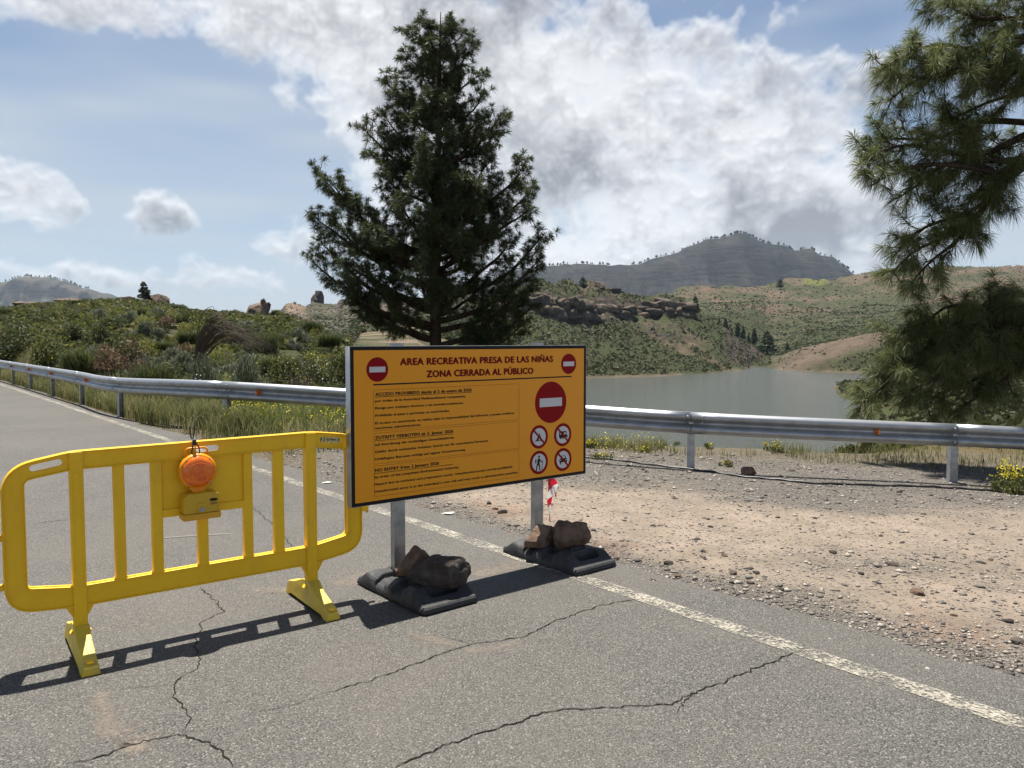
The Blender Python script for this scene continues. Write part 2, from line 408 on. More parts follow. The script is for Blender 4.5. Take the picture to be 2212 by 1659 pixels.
class MB:
    def __init__(s): s.v = []; s.f = []
    def quad_box(s, pts):
        b = len(s.v); s.v += [tuple(p) for p in pts]
        s.f += [tuple(b + i for i in q) for q in ((0, 3, 2, 1), (4, 5, 6, 7), (0, 1, 5, 4), (1, 2, 6, 5), (2, 3, 7, 6), (3, 0, 4, 7))]
    def box(s, x0, x1, y0, y1, z0, z1):
        s.quad_box([(x0, y0, z0), (x1, y0, z0), (x1, y1, z0), (x0, y1, z0), (x0, y0, z1), (x1, y0, z1), (x1, y1, z1), (x0, y1, z1)])
    def prism(s, poly, axis, a, b):
        """extrude a 2-D polygon; axis 'y': poly is (x,z); axis 'x': poly is (y,z); axis 'z': poly is (x,y)"""
        n = len(poly); k = len(s.v)
        for w in (a, b):
            for (p, q) in poly:
                s.v.append({'y': (p, w, q), 'x': (w, p, q), 'z': (p, q, w)}[axis])
        s.f.append(tuple(k + i for i in range(n))); s.f.append(tuple(k + n + i for i in reversed(range(n))))
        for i in range(n):
            j = (i + 1) % n; s.f.append((k + i, k + n + i, k + n + j, k + j))
    def tube(s, pts, rad, n=6, cap=True):
        pts = [Vector(p) for p in pts]
        if not hasattr(rad, '__len__'): rad = [rad] * len(pts)
        k = len(s.v); up = None
        for i, p in enumerate(pts):
            d = (pts[min(i + 1, len(pts) - 1)] - pts[max(i - 1, 0)])
            d = d.normalized() if d.length > 1e-9 else Vector((0, 0, 1))
            if up is None: up = d.orthogonal().normalized()
            up = (up - d * up.dot(d)); up = up.normalized() if up.length > 1e-6 else d.orthogonal().normalized()
            w = d.cross(up)
            for j in range(n):
                a = 2 * math.pi * j / n
                s.v.append(tuple(p + (up * math.cos(a) + w * math.sin(a)) * rad[i]))
        for i in range(len(pts) - 1):
            for j in range(n):
                a, b = k + i * n + j, k + i * n + (j + 1) % n
                s.f.append((a, b, b + n, a + n))
        if cap:
            s.f.append(tuple(k + j for j in reversed(range(n)))); e = k + (len(pts) - 1) * n
            s.f.append(tuple(e + j for j in range(n)))
    def lathe(s, prof, n=32, axis='y', c=(0, 0, 0)):
        """profile (r, h) turned about the axis"""
        k = len(s.v)
        for (r, h) in prof:
            for j in range(n):
                a = 2 * math.pi * j / n; p, q = r * math.cos(a), r * math.sin(a)
                s.v.append((c[0] + p, c[1] + h, c[2] + q) if axis == 'y' else (c[0] + p, c[1] + q, c[2] + h))
        for i in range(len(prof) - 1):
            for j in range(n):
                a, b = k + i * n + j, k + i * n + (j + 1) % n
                s.f.append((a, b, b + n, a + n))
        s.f.append(tuple(k + j for j in reversed(range(n)))); e = k + (len(prof) - 1) * n
        s.f.append(tuple(e + j for j in range(n)))
    def mesh(s, name, smooth=False):
        me = bpy.data.meshes.new(name); me.from_pydata(s.v, [], s.f); me.update()
        bm_fix(me)
        if smooth: me.polygons.foreach_set('use_smooth', np.ones(len(me.polygons), bool))
        return me
    def obj(s, name, m, parent=None, smooth=False, bevel=0.0, seg=2):
        o = link(name, s.mesh(name, smooth), m, parent)
        if bevel: add_bevel(o, bevel, seg)
        return o

def bm_fix(me):
    import bmesh
    b = bmesh.new(); b.from_mesh(me); bmesh.ops.recalc_face_normals(b, faces=b.faces); b.to_mesh(me); b.free()

def add_bevel(o, w, seg=2):
    md = o.modifiers.new('bevel', 'BEVEL'); md.width = w; md.segments = seg; md.limit_method = 'ANGLE'; md.angle_limit = R(40)
    o.data.polygons.foreach_set('use_smooth', np.ones(len(o.data.polygons), bool))
    md.harden_normals = False
    w2 = o.modifiers.new('normals', 'WEIGHTED_NORMAL'); w2.keep_sharp = False

def curve_to_mesh(cu, name):
    o = bpy.data.objects.new('tmp', cu); col.objects.link(o)
    dg = bpy.context.evaluated_depsgraph_get(); dg.update()
    me = bpy.data.meshes.new_from_object(o.evaluated_get(dg), depsgraph=dg)
    bpy.data.objects.remove(o); bpy.data.curves.remove(cu)
    me.name = name; me.materials.clear()
    return me

def plate(polys, y0, y1, name, bevel=0.0):
    """flat plate with holes in the x-z plane, between depths y0 and y1"""
    cu = bpy.data.curves.new('tmp', 'CURVE'); cu.dimensions = '2D'; cu.fill_mode = 'BOTH'
    cu.extrude = abs(y1 - y0) / 2 - bevel; cu.bevel_depth = bevel; cu.bevel_resolution = 1; cu.offset = -bevel
    for poly in polys:
        sp = cu.splines.new('POLY'); sp.points.add(len(poly) - 1); sp.use_cyclic_u = True
        sp.points.foreach_set('co', np.array([(x, z, 0, 1) for x, z in poly], np.float32).ravel())
    me = curve_to_mesh(cu, name)
    co = np.empty(len(me.vertices) * 3, np.float32); me.vertices.foreach_get('co', co); co = co.reshape(-1, 3)
    me.vertices.foreach_set('co', np.stack([co[:, 0], -co[:, 2] + (y0 + y1) / 2, co[:, 1]], 1).ravel()); me.update()
    return me

def round_poly(pts, rad, n=6):
    """round every corner of a polygon; rad may be one number or a list"""
    out = []; N = len(pts)
    for i in range(N):
        p = Vector(pts[i]); a = Vector(pts[i - 1]); b = Vector(pts[(i + 1) % N])
        r = rad[i] if hasattr(rad, '__len__') else rad
        if r <= 0: out.append(tuple(p)); continue
        d1, d2 = (a - p), (b - p); r1 = min(r, d1.length * .49, d2.length * .49)
        A, B = p + d1.normalized() * r1, p + d2.normalized() * r1
        for k in range(n + 1):
            t = k / n; out.append(tuple(A * (1 - t) ** 2 + p * 2 * t * (1 - t) + B * t * t))
    return out

def inset(poly, d):
    """move every edge of a counter-clockwise polygon inwards by d"""
    N = len(poly); out = []
    for i in range(N):
        a, p, b = Vector(poly[i - 1]), Vector(poly[i]), Vector(poly[(i + 1) % N])
        e1, e2 = (p - a), (b - p)
        if e1.length < 1e-7 or e2.length < 1e-7: continue
        e1.normalize(); e2.normalize()
        n1, n2 = Vector((-e1.y, e1.x)), Vector((-e2.y, e2.x)); nn = n1 + n2
        if nn.length < 1e-6: continue
        nn.normalize(); k = max(.4, nn.dot(n1)); out.append(tuple(p + nn * (d / k)))
    return out

def disc(cx, cz, rx, rz=None, n=48):
    rz = rz or rx
    return [(cx + rx * math.cos(2 * math.pi * k / n), cz + rz * math.sin(2 * math.pi * k / n)) for k in range(n)]

def slot(x0, z0, x1, z1, r, n=8):
    a = math.atan2(z1 - z0, x1 - x0)
    return [(x1 + r * math.cos(a - math.pi / 2 + math.pi * k / n), z1 + r * math.sin(a - math.pi / 2 + math.pi * k / n)) for k in range(n + 1)] + \
           [(x0 + r * math.cos(a + math.pi / 2 + math.pi * k / n), z0 + r * math.sin(a + math.pi / 2 + math.pi * k / n)) for k in range(n + 1)]

# value noise for terrain and rocks
def _h(ix, iy, iz, s):
    h = (ix.astype(np.int64) * 374761393 + iy.astype(np.int64) * 668265263 + iz.astype(np.int64) * 2147483647 + s * 974711) & 0x7fffffff
    h = ((h ^ (h >> 13)) * 1274126177) & 0x7fffffff
    h = ((h ^ (h >> 16)) * 2246822519) & 0x7fffffff
    return (h & 0xffff) / 65535.0

def vnoise(x, y, z=None, s=0):
    x = np.asarray(x, float); y = np.asarray(y, float); z = np.zeros_like(x) if z is None else np.asarray(z, float)
    ix, iy, iz = np.floor(x), np.floor(y), np.floor(z); fx, fy, fz = x - ix, y - iy, z - iz
    fx, fy, fz = [f * f * (3 - 2 * f) for f in (fx, fy, fz)]
    r = 0
    for dx in (0, 1):
        for dy in (0, 1):
            for dz in (0, 1):
                r = r + _h(ix + dx, iy + dy, iz + dz, s) * (fx if dx else 1 - fx) * (fy if dy else 1 - fy) * (fz if dz else 1 - fz)
    return r

def fbm(x, y, z=None, o=5, s=0, g=.5):
    a, t, n = 1.0, 0.0, 0.0; x = np.asarray(x, float); y = np.asarray(y, float)
    zz = None if z is None else np.asarray(z, float)
    for i in range(o):
        t = t + a * (vnoise(x, y, zz, s + i * 17) - .5); n += a; a *= g; x = x * 2.03 + 7.1; y = y * 2.03 + 3.7
        zz = None if zz is None else zz * 2.03 + 1.3
    return t / n * 2

def sstep(x, a, b):
    t = np.clip((np.asarray(x, float) - a) / (b - a), 0, 1); return t * t * (3 - 2 * t)

# ------------------------------------------------------------------ terrain
LINE_P = np.array([.493, 5.067]); LINE_T = np.array([-.641, .768]); LINE_T /= np.linalg.norm(LINE_T); LINE_N = np.array([LINE_T[1], -LINE_T[0]])
def road_q(x, y): return (x - LINE_P[0]) * LINE_N[0] + (y - LINE_P[1]) * LINE_N[1]
def road_a(x, y): return (x - LINE_P[0]) * LINE_T[0] + (y - LINE_P[1]) * LINE_T[1]

def near_z(x, y):
    q, a = road_q(x, y), road_a(x, y)
    z = -.058 * np.maximum(0, q - 1.0) + .06 * sstep(q, .3, 1.2) * sstep(a, 3, 9)
    return z + .018 * fbm(x * .9, y * .9, o=4, s=3) * sstep(q, .45, 1.3) - .02 * sstep(q, .25, .5) + .012 * sstep(q, .5, .9)

LAKE = -13.4
def zv(Y, v): return EYE + (HV - v) / F * Y
def ridge_col(v, Yr, back):
    zr = zv(Yr, v)
    return [(14, .1), (20, .05), (32, .7 if zr > 5 else .3), (Yr * .55, .3 + (zr - .3) * .50), (Yr * .82, zr * .85), (Yr, zr), (Yr * 1.2, zr - 1.5), (Yr * 1.7, zr - 5)] + back
far_l = [(420, -8), (800, 4), (1500, 0), (5500, 10)]
pin = lambda v: [(330, -6), (470, zv(470, v + 45)), (560, zv(560, v + 18)), (600, zv(600, v)), (680, zv(680, v + 10)), (1000, 0), (5500, 10)]
COLS = [
    (-2600, [(14, .2), (30, .8), (60, 3), (150, 12), (220, 9), (400, 2), (1500, 10), (5500, 10)]),
    (-300, ridge_col(664, 150, far_l)), (0, ridge_col(671, 150, far_l)), (60, ridge_col(661, 150, far_l)), (120, ridge_col(655, 150, far_l)), (210, ridge_col(650, 150, far_l)),
    (310, ridge_col(651, 150, far_l)), (365, ridge_col(658, 150, far_l)), (420, ridge_col(671, 150, far_l)), (520, ridge_col(677, 150, far_l)),
    (590, ridge_col(683, 140, far_l)), (606, ridge_col(678, 135, pin(672))), (621, ridge_col(684, 130, pin(656))), (640, ridge_col(690, 125, pin(657))), (662, ridge_col(698, 115, pin(664))),
    (668, ridge_col(700, 112, pin(664))), (676, ridge_col(703, 110, pin(652))), (700, ridge_col(714, 100, pin(656))), (730, ridge_col(726, 85, pin(657))), (736, ridge_col(728, 82, pin(647))),
    (780, [(14, 0), (20, -.2), (40, -.3), (70, 1.0), (110, zv(110, 736)), (190, zv(190, 722)), (240, zv(240, 700)), (255, zv(255, 697)), (300, zv(300, 706)), (470, zv(470, 690)), (600, zv(600, 645)), (700, zv(700, 655)), (1000, 0), (5500, 10)]),
    (830, [(14, 0), (20, -.3), (40, -.5), (70, .7), (110, zv(110, 738)), (190, zv(190, 716)), (240, zv(240, 690)), (255, zv(255, 688)), (300, zv(300, 700)), (470, zv(470, 690)), (600, zv(600, 645)), (700, zv(700, 655)), (1000, 0), (5500, 10)]),
    (900, [(14, -.1), (20, -.5), (40, -1), (70, .3), (110, zv(110, 739)), (190, zv(190, 722)), (240, zv(240, 704)), (255, zv(255, 702)), (300, zv(300, 707)), (470, zv(470, 690)), (600, zv(600, 648)), (700, zv(700, 655)), (1000, 0), (5500, 10)]),
    (1010, [(14, -.2), (20, -.8), (40, -4), (70, -5), (130, -3), (190, zv(190, 735)), (240, zv(240, 722)), (300, zv(300, 705)), (380, zv(380, 690)), (470, zv(470, 670)), (600, zv(600, 645)), (700, zv(700, 655)), (1000, 0), (5500, 10)]),
    (1090, [(14, -.3), (22, -3), (40, -9), (60, -15), (240, -15), (290, -13.2), (340, zv(340, 740)), (385, zv(385, 690)), (392, zv(392, 655)), (430, zv(430, 622)), (520, zv(520, 640)), (700, zv(700, 690)), (1000, 0), (5500, 10)]),
    (1160, [(14, -.3), (22, -3.5), (40, -11), (60, -15), (270, -15), (303, -13.4), (350, zv(350, 735)), (385, zv(385, 676)), (391, zv(391, 632)), (430, zv(430, 612)), (520, zv(520, 635)), (700, zv(700, 690)), (1000, 0), (5500, 10)]),
    (1228, [(14, -.3), (22, -3.5), (40, -11), (60, -15), (275, -15), (308, -13.4), (350, zv(350, 745)), (392, zv(392, 690)), (399, zv(399, 640)), (440, zv(440, 616)), (520, zv(520, 635)), (700, zv(700, 690)), (1000, 0), (5500, 10)]),
    (1280, [(14, -.3), (22, -3.5), (40, -11), (60, -15), (280, -15), (310, -13.4), (355, zv(355, 748)), (400, zv(400, 698)), (407, zv(407, 650)), (445, zv(445, 613)), (520, zv(520, 635)), (700, zv(700, 690)), (1000, 0), (5500, 10)]),
    (1340, [(14, -.3), (22, -3.5), (40, -11), (60, -15), (285, -15), (315, -13.4), (365, zv(365, 752)), (412, zv(412, 692)), (420, zv(420, 658)), (450, zv(450, 636)), (540, zv(540, 650)), (700, zv(700, 690)), (1000, zv(1000, 650)), (1300, 0), (5500, 10)]),
    (1385, [(14, -.3), (22, -3.5), (40, -11), (60, -15), (290, -15), (319, -13.4), (370, zv(370, 752)), (428, zv(428, 681)), (435, zv(435, 654)), (460, zv(460, 646)), (560, zv(560, 660)), (700, zv(700, 690)), (1000, zv(1000, 645)), (1300, 0), (5500, 10)]),
    (1440, [(14, -.3), (22, -3.5), (40, -11), (60, -15), (300, -15), (330, -13.4), (385, zv(385, 752)), (440, zv(440, 680)), (447, zv(447, 645)), (475, zv(475, 637)), (560, zv(560, 665)), (700, zv(700, 690)), (850, zv(850, 660)), (1000, zv(1000, 634)), (1300, 0), (5500, 10)]),
    (1478, [(14, -.3), (22, -3.5), (40, -11), (60, -15), (312, -15), (344, -13.4), (400, zv(400, 745)), (448, zv(448, 679)), (455, zv(455, 650)), (485, zv(485, 648)), (560, zv(560, 680)), (700, zv(700, 688)), (850, zv(850, 655)), (1000, zv(1000, 617)), (1300, 0), (5500, 10)]),
    (1508, [(14, -.3), (22, -3.5), (40, -11), (60, -15), (320, -15), (350, -13.4), (405, zv(405, 745)), (460, zv(460, 684)), (480, zv(480, 686)), (540, zv(540, 705)), (640, zv(640, 690)), (780, zv(780, 664)), (900, zv(900, 645)), (1000, zv(1000, 615)), (1300, 0), (5500, 10)]),
    (1566, [(14, -.3), (22, -3.5), (40, -11), (60, -15), (350, -15), (378, -13.4), (420, zv(420, 745)), (458, zv(458, 709)), (500, zv(500, 730)), (560, zv(560, 722)), (650, zv(650, 685)), (760, zv(760, 662)), (900, zv(900, 645)), (1030, zv(1030, 619)), (1300, 0), (5500, 10)]),
    (1622, [(14, -.3), (22, -3.5), (40, -11), (60, -15), (400, -15), (438, -13.4), (452, zv(452, 772)), (470, zv(470, 745)), (500, zv(500, 752)), (580, zv(580, 738)), (680, zv(680, 690)), (760, zv(760, 663)), (900, zv(900, 640)), (1050, zv(1050, 617)), (1300, 0), (5500, 10)]),
    (1655, [(14, -.3), (22, -3.5), (40, -11), (60, -15), (410, -15), (450, -13.4), (480, zv(480, 772)), (540, zv(540, 760)), (620, zv(620, 735)), (720, zv(720, 690)), (800, zv(800, 662)), (920, zv(920, 640)), (1080, zv(1080, 611)), (1300, 0), (5500, 10)]),
    (1690, [(14, -.3), (22, -3.5), (40, -11), (60, -15), (370, -15), (400, -13.4), (425, zv(425, 784)), (470, zv(470, 772)), (560, zv(560, 752)), (680, zv(680, 712)), (800, zv(800, 665)), (920, zv(920, 638)), (1100, zv(1100, 604)), (1350, 0), (5500, 10)]),
    (1735, [(14, -.35), (22, -3.5), (40, -11), (60, -15), (350, -15), (378, -13.4), (384, zv(384, 785)), (402, zv(402, 758)), (440, zv(440, 757)), (500, zv(500, 752)), (640, zv(640, 715)), (800, zv(800, 668)), (920, zv(920, 640)), (1100, zv(1100, 604)), (1350, 0), (5500, 10)]),
    (1785, [(14, -.4), (22, -3.2), (40, -10), (60, -15), (235, -15), (250, -13.6), (256, -15), (345, -15), (371, -13.4), (378, zv(378, 778)), (398, zv(398, 745)), (440, zv(440, 742)), (500, zv(500, 745)), (640, zv(640, 705)), (800, zv(800, 670)), (920, zv(920, 638)), (1100, zv(1100, 606)), (1350, 0), (5500, 10)]),
    (1830, [(14, -.4), (22, -2.5), (40, -9), (70, -14.6), (180, -15), (198, -13.3), (225, -11.6), (252, -12.0), (272, -15), (345, -15), (363, -13.4), (372, zv(372, 770)), (396, zv(396, 733)), (440, zv(440, 733)), (500, zv(500, 738)), (640, zv(640, 700)), (800, zv(800, 668)), (920, zv(920, 632)), (1100, zv(1100, 600)), (1350, 0), (5500, 10)]),
    (1900, [(14, -.45), (22, -1.4), (40, -5.0), (90, -11), (140, -11.8), (170, -11.4), (210, -10.2), (250, -10.6), (285, -14), (330, -15), (355, -13.4), (365, zv(365, 768)), (392, zv(392, 720)), (440, zv(440, 719)), (520, zv(520, 725)), (640, zv(640, 695)), (800, zv(800, 660)), (920, zv(920, 622)), (1100, zv(1100, 583)), (1350, 5), (5500, 10)]),
    (2010, [(14, -.5), (22, -.9), (40, -2.5), (90, -7.5), (150, -9.5), (250, -9.0), (300, -11.5), (335, -12.5), (360, -10), (392, zv(392, 725)), (440, zv(440, 715)), (520, zv(520, 718)), (640, zv(640, 690)), (800, zv(800, 655)), (920, zv(920, 618)), (1100, zv(1100, 577)), (1350, 10), (5500, 10)]),
    (2212, [(14, -.6), (22, -.8), (40, -1.5), (90, -4.5), (150, -6), (250, -6), (330, -6), (400, zv(400, 725)), (520, zv(520, 705)), (640, zv(640, 680)), (800, zv(800, 650)), (920, zv(920, 615)), (1100, zv(1100, 574)), (1350, 10), (5500, 10)]),
    (2700, [(14, -.8), (22, -.8), (40, -1), (90, -3), (150, -3), (250, 0), (400, 8), (640, 30), (900, 70), (1100, 105), (1500, 60), (5500, 10)]),
    (4900, [(14, -1), (40, -1), (150, 2), (400, 20), (900, 70), (1100, 100), (1500, 60), (5500, 10)])]
_cu = np.array([c[0] for c in COLS], float)
_cy = np.unique(np.concatenate([[p[0] for p in c[1]] for c in COLS] + [np.geomspace(14, 5500, 400)]))
_cz = np.array([np.interp(np.log(_cy), np.log([p[0] for p in c[1]]), [p[1] for p in c[1]]) for c in COLS])

def terr_z(u, Y):
    """ground height at pixel column u of the survey and distance Y"""
    u = np.asarray(u, float); Y = np.asarray(Y, float)
    j = np.clip(np.searchsorted(_cu, u) - 1, 0, len(_cu) - 2); t = np.clip((u - _cu[j]) / (_cu[j + 1] - _cu[j]), 0, 1)
    i = np.clip(np.searchsorted(_cy, Y) - 1, 0, len(_cy) - 2); w = np.clip((Y - _cy[i]) / (_cy[i + 1] - _cy[i]), 0, 1)
    z = (_cz[j, i] * (1 - w) + _cz[j, i + 1] * w) * (1 - t) + (_cz[j + 1, i] * (1 - w) + _cz[j + 1, i + 1] * w) * t
    x = (u - CX) / F * Y
    amp = np.clip((Y - 16) / 120, 0, 1) * .55 + np.clip((Y - 200) / 300, 0, 1) * 1.2 + np.clip((Y - 550) / 500, 0, 1) * 3.0
    amp = amp * np.clip((z - LAKE + .4) / 3.0, .12, 1)
    z = z + amp * (fbm(x / 28, Y / 28, o=5, s=11) + .35 * fbm(x / 6, Y / 6, o=3, s=31))
    # craggy rock on the cliff band
    crag = sstep(Y, 370, 392) * sstep(Y, 475, 455)
    z = z + crag * (3.0 * fbm(x / 9, Y / 9, o=4, s=51) + 3.5 * fbm(x / 5.0, Y / 40, o=3, s=53)) * sstep(u, 1080, 1150) * sstep(u, 1500, 1470)
    # bedding ledges on the rock dome
    dome = sstep(u, 735, 770) * sstep(u, 960, 900) * sstep(Y, 185, 210) * sstep(Y, 300, 275)
    z = z + dome * .9 * np.abs(fbm(x / 7, z / 1.1 + x / 40, o=3, s=61))
    n = near_z(x, Y)
    b = sstep(Y, 12.9, 15.0) * (1 - sstep(road_q(x, Y), 2.2, .7) * sstep(Y, 140, 90))
    return n * (1 - b) + z * b

us = np.unique(np.concatenate([np.linspace(-2600, -160, 50), np.arange(-160, 2380, 4.0), np.linspace(2380, 4900, 45)]))
Ys = np.concatenate([np.linspace(1.2, 15, 110)[:-1], np.geomspace(15, 170, 110)[:-1], np.geomspace(170, 368, 80)[:-1], np.linspace(368, 500, 130)[:-1], np.geomspace(500, 520, 6)[:-1], np.geomspace(520, 1300, 80)[:-1], np.geomspace(1300, 5500, 14)])
UU, YY = np.meshgrid(us, Ys)
XX = (UU - CX) / F * YY
ZZ = terr_z(UU, YY)
qq, aa = road_q(XX, YY), road_a(XX, YY)

def lerp3(a, b, t): return a + (b - a) * t[..., None]
def cover_color(U, Y, X, Z):
    n = fbm(X / 40, Y / 40, o=5, s=71); n2 = fbm(X / 12, Y / 12, o=4, s=81)
    A = lambda *c: np.broadcast_to(np.array(c, float), U.shape + (3,)).copy()
    c = lerp3(A(.052, .060, .020), A(.13, .10, .052), sstep(n + .5 * n2, -.05, .55))                       # left bank: green and dry grass
    lake_hill = lerp3(A(.044, .050, .019), A(.110, .084, .055), sstep(n + .6 * n2, .25, .75))
    c = lerp3(c, lake_hill, sstep(Y, 170, 260))
    tan = lerp3(A(.100, .082, .050), A(.052, .056, .025), sstep(n + .3 * n2, -.40, .15))
    far_t = lerp3(tan, A(.125, .085, .060), sstep(n2 - n, .1, .6))
    c = lerp3(c, far_t, sstep(Y, 640, 820) * sstep(U, 1380, 1480))
    # bare brown rock slope across the water, pale dome left of the trunk, pale ground before it
    c = lerp3(c, A(.125, .092, .066), sstep(U, 1655, 1690) * sstep(Y, 370, 385) * sstep(Y, 520, 450) * sstep(n2 + .7 * n, -.7, -.1))
    c = lerp3(c, A(.19, .14, .098), sstep(U, 735, 775) * sstep(U, 990, 930) * sstep(Y, 80, 110) * sstep(Y, 320, 290) * sstep(n2, -.45, .1))
    c = lerp3(c, A(.105, .088, .070), sstep(U, 590, 620) * sstep(U, 1080, 1040) * sstep(Y, 400, 440) * sstep(n2, -.4, .3))
    c = lerp3(c, A(.19, .135, .098), sstep(U, 600, 610) * sstep(U, 672, 650) * sstep(Y, 520, 560) * sstep(Y, 640, 610) * .9)
    # small bright field high on the far hill
    c = lerp3(c, A(.115, .12, .032), sstep(U, 1726, 1738) * sstep(U, 1790, 1775) * sstep(Y, 1010, 1035) * sstep(Y, 1100, 1085))
    # washed strip at the water's edge
    c = lerp3(c, A(.13, .098, .070), sstep(Z, LAKE + 1.6, LAKE + .2) * sstep(n2, -.3, .2) * .8)
    return c
CC = cover_color(UU, YY, XX, ZZ)
slope = np.gradient(ZZ, axis=0) / np.maximum(np.gradient(YY, axis=0), 1e-3)
rockm = sstep(np.abs(slope), .62, 1.1) * sstep(YY, 150, 200)
rn = fbm(XX / 5, ZZ / 2.2, o=5, s=77)
CC = lerp3(CC, lerp3(np.broadcast_to(np.array([.034, .029, .026]), CC.shape), np.broadcast_to(np.array([.115, .085, .064]), CC.shape), sstep(rn, -.35, .45)), rockm)

def near_cover(X, Y):
    q, a = road_q(X, Y), road_a(X, Y)
    n = fbm(X * .55, Y * .8, o=5, s=91); n2 = fbm(X * 2.1, Y * 2.6, o=4, s=95)
    A = lambda *c: np.broadcast_to(np.array(c, float), X.shape + (3,)).copy()
    grey, beige, pink = A(.142, .128, .112), A(.245, .200, .158), A(.305, .242, .190)
    track = np.exp(-((Y - (7.6 - .18 * X)) / 1.05) ** 2) * sstep(X, -1.6, .6)
    track2 = np.exp(-((Y - (5.9 - .38 * X)) / .55) ** 2) * sstep(X, .2, 1.6) * .7
    m = np.clip(.34 + track + track2 + .6 * n + .25 * n2, 0, 1)
    m = m * sstep(q, .35, 1.0) * (1 - .62 * sstep(Y, 9.2, 10.2))
    c = lerp3(grey, beige, sstep(m, .10, .75)); c = lerp3(c, pink, sstep(m, .7, 1.0) * .7)
    red = sstep(fbm(X * 1.2, Y * 1.2, o=3, s=99), .25, .5) * sstep(q, .3, .6) * sstep(q, 1.6, .8)
    c = lerp3(c, A(.22, .135, .098), red * .55)
    return c, 1 - sstep(m, .25, .85) * .8
nc, ng = near_cover(XX, YY)
bl = sstep(YY, 11.5, 14.5)
bl2 = np.maximum(bl, sstep(qq, .2, .6) * sstep(XX, -2.2, -3.4) * sstep(qq, .15, .55))
CC = nc * (1 - bl2[..., None]) + CC * bl2[..., None]
def grid_mesh(name, X, Y, Z, C, G=None, rows=slice(None)):
    X, Y, Z, C = X[rows], Y[rows], Z[rows], C[rows]
    r, c = X.shape; idx = np.arange(r * c).reshape(r, c)
    f = np.stack([idx[:-1, :-1], idx[:-1, 1:], idx[1:, 1:], idx[1:, :-1]], -1).reshape(-1, 4)
    me = np_mesh(name, np.stack([X, Y, Z], -1).reshape(-1, 3), f, True)
    at = me.color_attributes.new('cover', 'FLOAT_COLOR', 'POINT')
    at.data.foreach_set('color', np.concatenate([C.reshape(-1, 3), np.ones((r * c, 1))], 1).astype(np.float32).ravel())
    if G is not None:
        ga = me.attributes.new('gravel', 'FLOAT', 'POINT'); ga.data.foreach_set('value', G[rows].astype(np.float32).ravel())
    return me
iy = int(np.searchsorted(Ys, 15.0))
g_near = link('ground', grid_mesh('ground', XX, YY, ZZ, CC, ng, slice(0, iy + 1)), MAT['ground'])
tag(g_near, 'beige dirt and grey gravel verge beside the road', kind='structure')
g_far = link('terrain', grid_mesh('terrain', XX, YY, ZZ, CC, None, slice(iy, None)), MAT['terrain'])
tag(g_far, 'scrub covered hills around the reservoir', kind='structure')
# ground behind and beside the camera, out to the horizon
gb = MB(); gb.v = [(-5000, -5000, -.06), (5000, -5000, -.06), (5000, 1.3, -.06), (-5000, 1.3, -.06)]; gb.f = [(0, 1, 2, 3)]
gbm = gb.mesh('plain'); at = gbm.color_attributes.new('cover', 'FLOAT_COLOR', 'POINT'); at.data.foreach_set('color', [.15, .13, .11, 1] * 4)
tag(link('terrain', gbm, MAT['terrain']), 'open ground behind the road', kind='structure')

# lake
def lake_mat():
    m, t, p, out = new_mat('lake_water')
    pos = t.add('ShaderNodeTexCoord').outputs['Object']
    p.inputs['Base Color'].default_value = (.060, .066, .056, 1); p.inputs['Roughness'].default_value = .12
    p.inputs['IOR'].default_value = 1.33
    w = t.math('ADD', t.noise(t.vmath('MULTIPLY', pos, (.5, 1.2, 1)), 1.6, 5.0, .6), t.math('MULTIPLY', t.noise(pos, .04, 3.0, .5), 1.2))
    b = t.add('ShaderNodeBump'); b.inputs['Strength'].default_value = .75; b.inputs['Distance'].default_value = .30
    t.l.new(w, b.inputs['Height']); t.l.new(b.outputs[0], p.inputs['Normal'])
    return m
lk = MB(); lk.v = [(-60, 30, LAKE), (420, 30, LAKE), (420, 520, LAKE), (-60, 520, LAKE)]; lk.f = [(0, 1, 2, 3)]
tag(lk.obj('lake', lake_mat()), 'grey reservoir water rippled by wind', kind='structure')

# far mountains
def mountain(name, label, prof, Yr, seed, col_a, col_b, depth=900.0):
    pu = np.array([p[0] for p in prof], float); pv = np.array([p[1] for p in prof], float)
    uu = np.arange(pu[0], pu[-1] + 1, 4.0); tt = np.concatenate([np.linspace(0, 1, 60), np.linspace(1.05, 1.6, 8)])
    U, T = np.meshgrid(uu, tt)
    zr = EYE + (HV - np.interp(U, pu, pv)) / F * Yr
    base = -15.0
    up = np.clip(T, 0, 1)
    prof_t = up ** 1.25 * .75 + .25 * sstep(up, .70, .93)
    H = base + (zr - base) * np.where(T <= 1, prof_t, 1 - (T - 1) * 1.1)
    Y = Yr - depth * (1 - T); X = (U - CX) / F * Yr
    env = np.clip(1 - np.abs(T - .55) / .5, 0, 1)
    rid = 1 - np.abs(fbm(X / 210 + T * .5, T * 1.1, o=5, s=seed, g=.6)) * 2.2
    H = H + env * (zr - base) * .42 * (rid - .6) + 9 * fbm(X / 60, Y / 60, o=4, s=seed + 5)
    stp = 26.0; fr = H / stp - np.floor(H / stp)
    H = H * .92 + .08 * (np.floor(H / stp) + sstep(fr, .55, 1.0)) * stp        # stepped lava beds
    X = X * (Y / Yr) * .25 + X * .75
    n = fbm(X / 160, H / 60, o=5, s=seed + 9)
    C = lerp3(np.broadcast_to(np.array(col_a), U.shape + (3,)), np.broadcast_to(np.array(col_b), U.shape + (3,)), sstep(n, -.15, .4))
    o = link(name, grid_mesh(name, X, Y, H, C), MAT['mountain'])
    tag(o, label, kind='structure')
    return lambda u: (float((u - CX) / F * Yr), float(Yr), float(np.interp(u, uu, H[59])))
